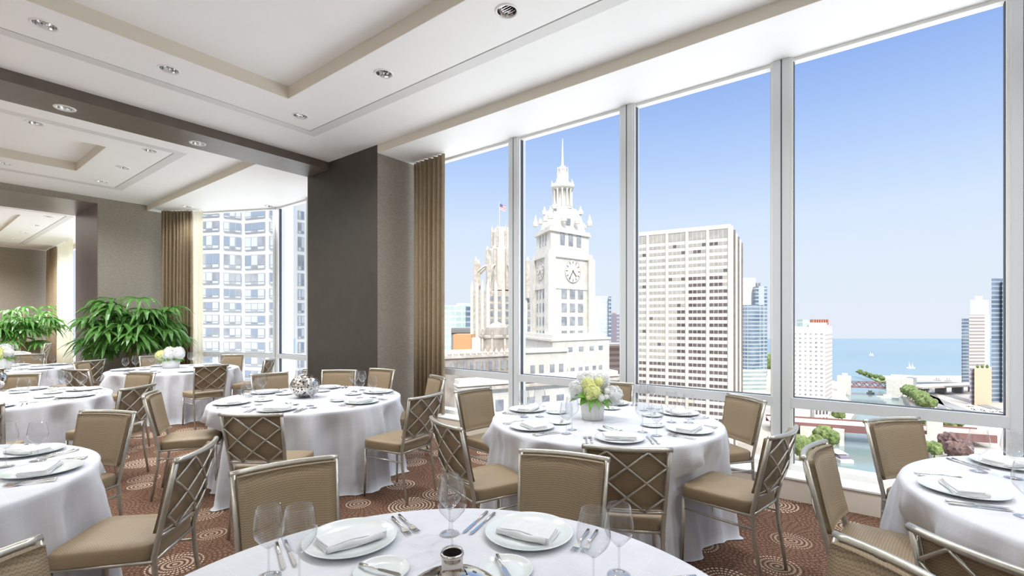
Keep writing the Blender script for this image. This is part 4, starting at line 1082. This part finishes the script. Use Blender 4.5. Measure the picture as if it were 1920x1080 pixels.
FP = empty('flagpole'); fx, fy = gc[0] - RV[0] * 1.2, gc[1] - RV[1] * 1.2
tag(FP, 'thin flagpole with a small red and white striped flag above the gothic tower', 'flag')
mb = MB(); mb.tube([(fx, fy, zat(440, DG)), (fx, fy, zat(379, DG))], .09, 6); mb.build('pole', M['white'], FP)
fw, fh = 2.6, 2.2; mb = MB(); P = []
for i in range(9):
    u = i / 8; P.append([(fx + RV[0] * fw * u, fy + RV[1] * fw * u, zat(382, DG) - fh * j / 8 - .9 * u + .12 * sin(u * 7)) for j in range(9)])
nv = 9; vs = [p for r_ in P for p in r_]
for i in range(8):
    for j in range(8):
        mb.cur = 2 if (i < 4 and j < 4) else (j % 2); mb.add([vs[i * nv + j], vs[(i + 1) * nv + j], vs[(i + 1) * nv + j + 1], vs[i * nv + j + 1]], [(0, 1, 2, 3)])
mb.build('flag', [ext('flag_red', (.7, .15, .15)), ext('flag_white', (.85, .85, .85)), ext('flag_blue', (.12, .18, .42))], FP, solid=.02)

# --- ornate low building with a cupola -------------------------------------------------------
OB = bld('balustrade_building', 'ornate grey stone building with balustrade and urns at the window bottom left')
o0 = at(835, 84); mb = MB(); blk(mb, o0, 14.6, 16, GZ, zat(665, 90), 58, -24); mb.build('wall', M['stone3'], OB)
mb = MB(); blk(mb, at(834, 83.6), 15.1, 16, zat(668, 90), zat(663, 90), 58, -24); mb.build('cornice', M['stone2'], OB)
a58 = dirv(58)
for k in range(12):
    s_ = .8 + 1.2 * k; c = (o0[0] + a58[0] * s_, o0[1] + a58[1] * s_); dd = c[0] * DV[0] + c[1] * DV[1]
    mb = MB(); mb.lathe([(.3, zat(665, 90)), (.42, zat(660, 90)), (.25, zat(657, 90)), (.08, zat(653, 90))], 8, c); mb.build('urn', M['stone2'], OB)
windows(OB, o0, 58, [(s_, s_ + .6, zat(692, 90), zat(676, 90)) for s_ in [1.0 + 1.3 * k for k in range(11)]], M['greywin'])
CB = bld('cupola', 'grey carved cupola with arched gable in front of the gothic tower')
cc = at(932, 98); mb = MB(); mb.lathe([(3.4, zat(664, 98)), (3.4, zat(634, 98)), (3.7, zat(633, 98)), (3.7, zat(630, 98)), (2.6, zat(628, 98)), (2.3, zat(614, 98)), (1.2, zat(607, 98)), (.1, zat(603, 98))], 8, cc); mb.build('drum', M['stone3'], CB)
for k in range(8):
    a = k * pi / 4 + .39; c = (cc[0] + 3.3 * cos(a), cc[1] + 3.3 * sin(a)); mb = MB(); mb.lathe([(.3, zat(664, 98)), (.25, zat(634, 98))], 8, c); mb.build('column', M['stone2'], CB)
    c = (cc[0] + 3.2 * cos(a), cc[1] + 3.2 * sin(a)); mb = MB(); mb.lathe([(.3, zat(631, 98)), (.35, zat(626, 98)), (.05, zat(617, 98))], 6, c); mb.build('finial', M['stone3'], CB)

# --- distant blocks --------------------------------------------------------------------------
o = bld('glass_building', 'pale green glass office block behind the curtain edge, upper left of the gothic tower'); slab(o, 'wall', M['cw_green'], at(873, 300), -62, 32, 28, 20, GZ, zat(572, 300)); slab(o, 'roof_box', M['white'], at(876, 302), -62, 8, 28, 8, zat(572, 300), zat(568, 300))
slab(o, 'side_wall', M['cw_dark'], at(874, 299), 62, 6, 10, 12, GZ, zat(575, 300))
o = bld('flat_roof_building', 'low dark grey flat roofed building below the green glass block'); slab(o, 'wall', M['greyroof'], at(846, 230), 75, 22, 0, 20, GZ, zat(615, 230)); slab(o, 'parapet', M['asphalt'], at(846, 229), 75, 22, 0, 4, zat(624, 229), zat(618, 229))
o = bld('orange_building', 'small orange walled block left of the gothic tower'); slab(o, 'wall', M['orange'], at(850, 150), 80, 5.6, 5, 8, GZ, zat(627, 150)); slab(o, 'white_wing', M['white'], at(884, 152), 70, 4, 0, 4, GZ, zat(634, 150))
o = bld('pale_glass_tower', 'very pale glass tower just right of the clock tower'); slab(o, 'wall', M['cw_pale'], at(1106, 400), 80, 16, 10, 16, GZ, zat(555, 400)); slab(o, 'side_fin', M['cw_blue'], at(1141, 399), 60, 3, 10, 14, GZ, zat(556, 400))
o = bld('dark_tower', 'dark violet tower between the pale glass tower and the second mullion'); slab(o, 'wall', M['violet'], at(1146, 430), 70, 12, 10, 12, GZ, zat(589, 430)); slab(o, 'roof_box', M['pink'], at(1148, 432), 70, 5, 10, 8, zat(589, 430), zat(585, 430))
o = bld('pink_building', 'pink and grey apartment block at the foot of the pale glass tower'); slab(o, 'wall', M['pink'], at(1128, 290), 78, 14, 8, 14, GZ, zat(648, 290)); slab(o, 'grey_wing', M['violet'], at(1120, 286), 70, 5, 8, 14, GZ, zat(650, 286)); slab(o, 'roof', M['white'], at(1118, 284), 78, 17, 8, 14, zat(648, 290), zat(644, 290))

# --- big office slab -------------------------------------------------------------------------
OF = bld('office_tower', 'large concrete office slab with rows of grouped dark windows, in the third window bay')
f0 = at(1370, 220); HTOP = zat(422, 220)
slab(OF, 'wall', M['concrete'], f0, -60, 50, 30, 59, GZ, HTOP)
a = dirv(-60); n30 = dirv(30)
for k in range(6):
    s_ = 9.35 * k; mb = MB(); blk(mb, (f0[0] + a[0] * s_ - n30[0] * .55, f0[1] + a[1] * s_ - n30[1] * .55), 1.1, .6, GZ, HTOP + .3, -60, 30); mb.build('pier', M['concrete'], OF)
mb = MB(); blk(mb, (f0[0] - n30[0] * .3, f0[1] - n30[1] * .3), 50, .35, HTOP - 1.4, HTOP + .5, -60, 30); mb.build('parapet', M['concrete'], OF)
it = []; rw = random.Random(5)
for k in range(5):
    for j in range(4):
        s0 = 9.35 * k + 1.45 + 1.98 * j
        it.append((s0, s0 + 1.7, HTOP - 5.6, HTOP - 1.6, M['blind']))
        for r_ in range(32):
            z1 = HTOP - 7.3 - 3.18 * r_
            dark = (r_ > 17) or (k < 2 and r_ > 4 + (3 - j if k == 0 else 0) * .8) or (k == 2 and j < 2 and r_ > 9) or rw.random() < .04 or r_ < 2 and False
            if r_ < 2: dark = rw.random() < .3
            it.append((s0, s0 + 1.7, z1 - 1.5, z1, M['darkwin'] if dark else M['blind']))
windows(OF, f0, -60, it, M['darkwin'], 100)
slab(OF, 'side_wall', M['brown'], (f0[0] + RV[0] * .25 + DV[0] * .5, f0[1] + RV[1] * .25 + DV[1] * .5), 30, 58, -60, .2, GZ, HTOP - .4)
for k in range(6):
    s_ = 1 + 11 * k; c = (f0[0] + n30[0] * s_, f0[1] + n30[1] * s_); e60 = dirv(120)
    mb = MB(); mb.prism([(c[0], c[1]), (c[0] + e60[0] * .9, c[1] + e60[1] * .9), (c[0] + e60[0] * .9 + n30[0] * 1.6, c[1] + e60[1] * .9 + n30[1] * 1.6), (c[0] + n30[0] * 1.6, c[1] + n30[1] * 1.6)], GZ, HTOP - .2); mb.build('fin', M['white'] if k % 2 == 0 else M['brown'], OF)

# --- glass hotel tower behind it
o = bld('curved_glass_tower', 'tall glass tower with a white upper slab, right behind the office slab')
slab(o, 'white_slab', M['white'], at(1386, 430), 85, 15.5, 10, 14, zat(705, 430), zat(521, 430))
mb = MB(); pts = []
c_ = at(1414, 440)
for i in range(13):
    u = -1 + 2 * i / 12; q = at(1387 + 48 * (i / 12), 428 - 8 * cos(u * 1.4)); pts.append(q)
pts += [at(1436, 450), at(1386, 450)]
mb.prism(pts, zat(705, 425), zat(572, 425)); mb.build('curved_glass_front', M['cw_blue'], o)
slab(o, 'glass_slab', M['cw_blue'], at(1417, 424), 80, 11.5, 10, 14, zat(705, 424), zat(537, 424)); slab(o, 'podium', M['cw_podium'], at(1386, 418), 86, 25, 10, 20, GZ, zat(693, 418)); slab(o, 'roof_box', M['greywin'], at(1419, 432), 86, 3.5, 10, 6, zat(537, 430), zat(530, 430))

# --- white hotel with red crown
WH = bld('white_hotel_tower', 'white tower of small windows with a red finned crown, right of the third mullion')
w0 = at(1547, 300); slab(WH, 'wall', M['white'], w0, -70, 23, 42, 26, GZ, zat(613, 300)); slab(WH, 'upper_wall', M['white'], (w0[0] + dirv(42)[0] * .5, w0[1] + dirv(42)[1] * .5), -70, 9, 42, 10, zat(613, 300), zat(605, 300))
k0 = at(1526, 306); slab(WH, 'crown_base', M['white'], k0, 88, 9.5, 0, 6, zat(613, 300), zat(609, 300))
for k in range(7):
    c = at(1525 + 4.4 * k, 305); mb = MB(); mb.prism([c, (c[0] + RV[0] * .8, c[1] + RV[1] * .8), (c[0] + RV[0] * .8 + DV[0] * 4, c[1] + RV[1] * .8 + DV[1] * 4), (c[0] + DV[0] * 4, c[1] + DV[1] * 4)], zat(609, 305), zat(599, 305)); mb.build('crown_fin', M['redcrown'], WH)
slab(WH, 'roof_box', M['cw_green'], at(1505, 308), 86, 6, 0, 6, zat(613, 300), zat(599, 305))
it = []
for k in range(7):
    for j in range(31):
        z = zat(613, 300) - 5 - 2.75 * j; s0 = 1.2 + 3.0 * k
        it.append((s0, s0 + (1.0 if k > 2 else 1.3), z, z + 1.0, M['greywin'] if rw.random() < .45 else M['blind']))
windows(WH, w0, -70, it, M['greywin'], 100)
slab(WH, 'side_bands', cheap_windows('banded_side', (.84, .80, .76), (.62, .58, .55), 60, 2.75, 1.0, .38), (w0[0] + RV[0] * .2, w0[1] + RV[1] * .2), 42, 25.6, -70, .25, GZ, zat(622, 300))
o = bld('hotel_podium', 'white low podium with arched openings under the white tower, seen below the window rail'); slab(o, 'wall', M['white'], at(1480, 288), 88, 20, 5, 12, GZ, zat(765, 288)); slab(o, 'side_block', M['white'], at(1527, 285), 86, 9, 5, 12, GZ, zat(755, 285))
windows(o, at(1480, 288), 88, [(s_, s_ + 1.6, zat(790, 288), zat(782, 288)) for s_ in (1, 3.6, 6.2, 8.8, 11.4)], M['darkwin']); windows(o, at(1527, 285), 86, [(s_, s_ + 1.1, zat(y + 9, 285), zat(y, 285)) for s_ in (.8, 3, 5.2, 7.2) for y in (768, 783)], M['darkwin'])

# --- towers at the right edge
o = bld('slim_dark_tower', 'slim dark blue glass tower, leftmost of the right hand cluster'); slab(o, 'wall', M['cw_dark'], at(1803, 480), 85, 9, 44, 14, GZ, zat(597, 480))
o = bld('cream_apartment_tower', 'cream apartment tower with glass top among the right hand cluster')
slab(o, 'wall', cheap_windows('cream_windows', (.84, .78, .68), (.40, .36, .36), 4.2, 3.1, .42, .55), at(1817, 440), 85, 21, 45, 18, GZ, zat(590, 440)); slab(o, 'glass_top', M['cw_pale'], at(1819, 441), 85, 19, 45, 16, zat(590, 440), zat(562, 440)); slab(o, 'roof_box', M['white'], at(1828, 442), 85, 8, 45, 8, zat(562, 440), zat(555, 440))
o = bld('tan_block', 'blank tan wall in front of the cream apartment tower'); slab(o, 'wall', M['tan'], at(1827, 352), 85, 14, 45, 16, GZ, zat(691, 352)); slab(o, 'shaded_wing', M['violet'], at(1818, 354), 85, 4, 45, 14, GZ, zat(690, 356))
for k in range(3):
    tt_ = at(1833 + 9 * k, 355); mb = MB(); mb.lathe([(.6, zat(691, 352)), (1.2, zat(688, 352)), (.3, zat(684, 352))], 6, tt_); mb.build('roof_shrub', M['tree'], o)
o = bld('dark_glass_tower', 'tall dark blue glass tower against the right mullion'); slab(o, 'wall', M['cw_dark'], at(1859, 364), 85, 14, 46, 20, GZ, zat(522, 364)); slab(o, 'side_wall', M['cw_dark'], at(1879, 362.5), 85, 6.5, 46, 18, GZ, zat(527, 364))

# --- bridges ---------------------------------------------------------------------------------
BR = empty('road_bridge'); tag(BR, 'near road bridge with rust red girder crossing the river behind the window chair', 'bridge')
ba_, bb_ = on(1440, 785, -55), on(1850, 812, -55)
mb = MB(); along(mb, ba_, bb_, 0, hypot(bb_[0] - ba_[0], bb_[1] - ba_[1]), -9, 9, -55.6, -55); mb.build('deck', M['deck'], BR)
mb = MB(); along(mb, ba_, bb_, 0, hypot(bb_[0] - ba_[0], bb_[1] - ba_[1]), 8.6, 9.2, -58, -54.2); mb.build('girder', M['rust'], BR)
mb = MB(); along(mb, ba_, bb_, 0, hypot(bb_[0] - ba_[0], bb_[1] - ba_[1]), -9.4, -8.8, -58, -54.2); mb.build('girder', M['rust'], BR)
for px, py, w in ((1527, 806, 12), (1572, 812, 5), (1745, 822, 6)):
    c = on(px, py, -58); mb = MB(); mb.box(c[0] - w / 2, c[0] + w / 2, c[1] - w / 2, c[1] + w / 2, GZ - 3, -56); mb.build('pier_block', M['stone'], BR)
c = on(1752, 800, -52); mb = MB(); mb.box(c[0] - 3, c[0] + 3, c[1] - 3, c[1] + 3, GZ, -45); mb.prism([(c[0] - 3.5, c[1] - 3.5), (c[0] + 3.5, c[1] - 3.5), (c[0] + 3.5, c[1] + 3.5), (c[0] - 3.5, c[1] + 3.5)], -45, -43.6); tag(mb.build('bridge_house', M['stone']), 'small stone bridge house right of the tan window chair', 'building')
B2 = empty('truss_bridge'); tag(B2, 'far maroon steel truss bridge between two pale bridge houses on the river', 'bridge')
ba_, bb_ = at(1585, 428), at(1675, 418); ln_ = hypot(bb_[0] - ba_[0], bb_[1] - ba_[1])
mb = MB(); along(mb, ba_, bb_, 0, ln_, -5, 5, -57.8, -57); mb.build('deck', M['rust'], B2)
for sd in (-5, 5):
    mb = MB(); along(mb, ba_, bb_, 0, ln_, sd - .3, sd + .3, -53.6, -53.0); mb.build('top_chord', M['rust'], B2)
    u = ((bb_[0] - ba_[0]) / ln_, (bb_[1] - ba_[1]) / ln_); nn_ = (u[1], -u[0]); mb = MB()
    for k in range(12):
        s0, s1 = ln_ * k / 12, ln_ * (k + 1) / 12; za, zb_ = (-57, -53.3) if k % 2 else (-53.3, -57)
        mb.tube([(ba_[0] + u[0] * s0 + nn_[0] * sd, ba_[1] + u[1] * s0 + nn_[1] * sd, za), (ba_[0] + u[0] * s1 + nn_[0] * sd, ba_[1] + u[1] * s1 + nn_[1] * sd, zb_)], .28, 4)
    mb.build('web', M['rust'], B2)
for px, D_, w, zt_, lb in ((1686, 415, 9, -49, 'large pale bridge house at the right end of the truss bridge'), (1583, 425, 5, -48, 'pale bridge house at the left end of the truss bridge')):
    c = at(px, D_); o = bld('bridge_house', lb); mb = MB(); mb.box(c[0] - w, c[0] + w, c[1] - w, c[1] + w, WZ, zt_); mb.build('wall', M['stone'], o); mb = MB(); mb.box(c[0] - w * .5, c[0] + w * .3, c[1] - w * .5, c[1] + w * .3, zt_, zt_ + 2.5); mb.build('roof_box', M['white'], o)
    if w > 6:
        mb = MB(); q = at(px + 8, D_ + 30); mb.box(q[0] - 9, q[0] + 9, q[1] - 9, q[1] + 9, WZ, zt_ - 1); mb.build('rear_wing', M['white'], o)
FW = empty('elevated_road'); tag(FW, 'pale elevated roadway on piers right of the far bridge house', 'road')
ba_, bb_ = at(1715, 400), at(1900, 430); ln_ = hypot(bb_[0] - ba_[0], bb_[1] - ba_[1])
mb = MB(); along(mb, ba_, bb_, 0, ln_, -6, 6, -55, -53.6); mb.build('deck', M['paving'], FW)
for k in range(6):
    s_ = ln_ * (k + .5) / 6; mb = MB(); along(mb, ba_, bb_, s_ - .8, s_ + .8, -4, 4, GZ, -55); mb.build('pier', M['greyroof'], FW)

# --- trees, boats, cars ----------------------------------------------------------------------
def tree(x, y, r_, h, m, label, seed, z0=GZ):
    rr = random.Random(seed); root = empty('tree', (x, y, z0)); tag(root, label, 'tree', 'riverside trees')
    mb = MB(); mb.tube([(0, 0, 0), (0, 0, h * .5)], [r_ * .08, r_ * .05], 6); mb.build('trunk', M['stem'], root)
    bm = bmesh.new()
    for k in range(7):
        a = rr.uniform(0, 6.28); q = rr.uniform(0, .55) * r_; c = Vector((q * cos(a), q * sin(a), h * rr.uniform(.48, .78)))
        g = bmesh.ops.create_icosphere(bm, subdivisions=3, radius=r_ * rr.uniform(.45, .68), matrix=Matrix.Translation(c))
        for v_ in g['verts']:
            d_ = (v_.co - c); v_.co = c + d_ * (1 + .22 * sin(v_.co.x * 5.1 / r_ * 2 + seed) * sin(v_.co.y * 4.7 / r_ * 2) + rr.uniform(-.09, .09))
    me = bpy.data.meshes.new('crown'); bm.to_mesh(me); bm.free(); me.materials.append(m); o = bpy.data.objects.new('crown', me); COL.objects.link(o); o.parent = root
trees = [(1548, 846, 9, 'tree', 'green tree on the quay at the near bridge, left of the tour boat'), (1532, 850, 7, 'tree', 'green tree on the quay, second from the tour boat'), (1500, 868, 10, 'tree', 'shaded dark tree at the bottom left of the river window'),
         (1572, 790, 6, 'tree', 'yellow green tree between the white podium and the river, lower one'), (1577, 780, 6, 'tree', 'yellow green tree between the white podium and the river, upper one'),
         (1778, 856, 9, 'treered', 'dark copper leaved tree left of the wine glasses'), (1795, 862, 8, 'treered', 'second copper leaved tree nearest the wine glasses'), (1752, 862, 7, 'tree', 'bright green tree beside the copper leaved tree'),
         (1738, 806, 7, 'tree', 'green tree just under the window rail, right of the tan chair'), (1762, 808, 8, 'tree', 'green tree under the window rail, middle one'), (1785, 812, 8, 'tree', 'green tree under the window rail, nearest the plaza')]
for i in range(9):
    u = i / 8; trees.append((1702 + 38 * u, 745 + 26 * u, 8.5, 'tree', 'riverside tree in the green belt right of the river, number %s from the far bridge' % ('one', 'two', 'three', 'four', 'five', 'six', 'seven', 'eight', 'nine')[i]))
for i in range(5):
    trees.append((1612 + 10 * i, 703 + 3 * i, 5, 'tree', 'tiny tree on the breakwater, %s from its lake end' % ('first', 'second', 'third', 'fourth', 'fifth')[i]))
for i, (px, py, r_, mm, lb) in enumerate(trees):
    x, y = on(px, py, GZ); r_ *= .62; tree(x, y, r_, r_ * 1.9, M[mm], lb, i)
x, y = at(1446, 620); tree(x, y, 14, 16, M['tree'], 'green trees far away between the glass tower and the third mullion', 77, GZ)

def boat(px, py, ln_, wd, ang, label, kind):
    x, y = on(px, py, WZ); r = empty('boat', (x, y, WZ + .1), -YAW + radians(ang)); tag(r, label, 'boat')
    mb = MB(); mb.prism([(-wd / 2, -ln_ / 2), (wd / 2, -ln_ / 2), (wd / 2, ln_ * .3), (0, ln_ / 2), (-wd / 2, ln_ * .3)], -.2, 1.3 if kind != 'sail' else 1.5); mb.build('hull', M['white'], r)
    if kind == 'tour':
        for k in range(4):
            y0 = -ln_ * .42 + k * ln_ * .18; mb = MB(); mb.box(-wd * .38, wd * .38, y0, y0 + ln_ * .12, 1.3, 2.6); mb.build('seat_row', M['violet'], r)
        mb = MB(); mb.box(-wd * .45, wd * .45, -ln_ * .3, ln_ * .2, 3.0, 3.15); mb.build('canopy', M['white'], r)
    elif kind == 'sail':
        for k, (yy, h) in enumerate(((-ln_ * .2, ln_ * .8), (ln_ * .15, ln_ * .95))):
            mb = MB(); mb.tube([(0, yy, 1), (0, yy, h)], .2, 5); mb.build('mast', M['white'], r)
            mb = MB(); mb.add([(0.05, yy, 2), (.4, yy - ln_ * .22, 2.2), (0.05, yy, h - 1)], [(0, 1, 2)]); mb.build('sail', M['white'], r, solid=.1)
    else:
        mb = MB(); mb.box(-wd * .35, wd * .35, -ln_ * .2, ln_ * .15, 1.3, 2.9); mb.build('cabin', M['white'], r)
boat(1568, 858, 19, 5.6, -8, 'white tour boat moored on the green river near the quay', 'tour')
boat(1571, 834, 6, 2.6, 0, 'small pale yellow water taxi behind the tour boat', 'launch')
boat(1663, 747, 15, 5, 60, 'white launch on the river just under the truss bridge', 'launch')
boat(1631, 738, 6, 3, 20, 'tiny white boat mid river before the truss bridge', 'launch')
boat(1707, 691, 10, 3, 80, 'white two masted sailing ship out on the lake', 'sail')
boat(1633, 667, 8, 3, 60, 'distant sailboat near the breakwater line on the lake', 'sail')
boat(1757, 715, 5.5, 2, 40, 'moored sailboat in the harbour, left one', 'sail')
boat(1777, 716, 5.5, 2, 70, 'moored sailboat in the harbour, right one', 'sail')
def car():
    r = empty('car'); tag(r, None, 'car')
    mb = MB(); mb.box(-2.2, 2.2, -.9, .9, .3, .95); mb.prism([(-1.2, -.8), (1.1, -.8), (1.1, .8), (-1.2, .8)], .95, 1.5, [(-.8, -.7), (.7, -.7), (.7, .7), (-.8, .7)]); mb.build('body', M['white'], r, bevel=.08)
    for a in (-1.4, 1.4):
        for b in (-.85, .85):
            w = MB(); w.tube([(a, b - .1, .33), (a, b + .1, .33)], .33, 12); w.build('wheel', M['void'], r)
    return r
CR = Proto(car)
for i, (px, py, lb) in enumerate(((1835, 777, 'first'), (1845, 770, 'second'), (1852, 777, 'third'), (1862, 772, 'fourth'), (1872, 779, 'fifth'), (1827, 768, 'sixth'), (1880, 773, 'seventh'), (1818, 762, 'eighth'))):
    x, y = on(px, py, GZ + .3); CR.place((x, y, GZ + .32), R.uniform(0, 3), 'tiny parked car on the street at the foot of the dark glass tower, %s one' % lb, 'cars by the dark glass tower')

# --- pale apartment building seen through the middle room windows -----------------------------
AP = bld('apartment_building', 'white apartment facade with grid of sliding windows behind the middle room')
D0 = 44.0
rows = [(392, 406), (414, 433), (441, 466), (475, 502), (510, 532), (540, 558), (566, 583), (590, 607), (614, 632), (640, 658), (668, 686), (694, 712), (720, 738), (746, 764)]
cols = [(336, 362, 0), (376, 411, 0), (419, 452, 1.2), (460, 497, 1.8), (505, 530, .6)]
wall = MB(); pl = [at(200, D0 + 3), at(372, D0 + .5), at(415, D0), at(456, D0 + 1.0), at(500, D0), at(550, D0 + 2.5), at(550, D0 + 22), at(200, D0 + 22)]
wall.prism(pl, -60, 22); wall.build('wall', M['white'], AP)
a2 = at(554, D0 + 6); b2 = at(640, D0 + 10); wl2 = MB(); wl2.prism([a2, b2, at(640, D0 + 26), at(554, D0 + 26)], -60, 22); wl2.build('wall', M['white'], AP)
rw = random.Random(3)
def fw_(a, b, q0, q1, z0, z1, panes):
    """window bay between fractions q0..q1 of a->b"""
    ux, uy = b[0] - a[0], b[1] - a[1]; l = hypot(ux, uy)
    mb = MB(); along(mb, a, b, q0 * l, q1 * l, -.05, .07, z0, z1)
    f = mb.build('window', M['aptframe'], AP)
    w = (q1 - q0) * l / panes
    for k in range(panes):
        e0, e1 = l * q0 + w * k + .05, l * q0 + w * (k + 1) - .05; mm = rw.choice([M['greywin'], M['paneblind'], M['paneblind'], M['greyblue']])
        low = z0 + (z1 - z0) * .28
        mb = MB(); along(mb, a, b, e0, e1, -.07, .09, low, z1 - .06); mb.build('pane', mm, f)
        mb = MB(); along(mb, a, b, e0, e1, -.07, .09, z0 + .06, low - .06); mb.build('pane', M['greywin'] if k == 1 else M['paneblind'], f)
M['aptframe'] = ext('apartment_window_frame', (.40, .42, .45), .5)
M['paneblind'] = ext('pale_blind_window', (.62, .66, .68), .3); M['greyblue'] = ext('blue_grey_window', (.30, .36, .44), .2)
def wall_at(px, eps=.06):
    """point on the facade polyline seen at px, just in front of it"""
    dx, dy = at(px, 1)
    for p, q in zip(pl[:5], pl[1:6]):
        ex, ey = q[0] - p[0], q[1] - p[1]; det = dx * -ey + dy * ex
        if abs(det) < 1e-9: continue
        t_ = (p[0] * -ey + p[1] * ex) / det; u = (dx * p[1] - dy * p[0]) / det
        if -1e-6 <= u <= 1 + 1e-6: return (dx * (t_ - eps), dy * (t_ - eps)), t_
    return at(px, D0), D0
for (y0, y1) in rows:
    for (x0, x1, off) in cols:
        A2, t2 = wall_at(x0); B2_, t3 = wall_at(x1)
        za, zb_ = zat(y1 + off, D0), zat(y0 + off, D0)
        fw_(A2, B2_, 0, 1, za, zb_, 3)
    A2, B2_ = at(558, D0 + 6.2), at(570, D0 + 6.75)
    fw_(A2, B2_, 0, 1, zat(y1 + 4, D0 + 6), zat(y0 + 2, D0 + 6), 2)
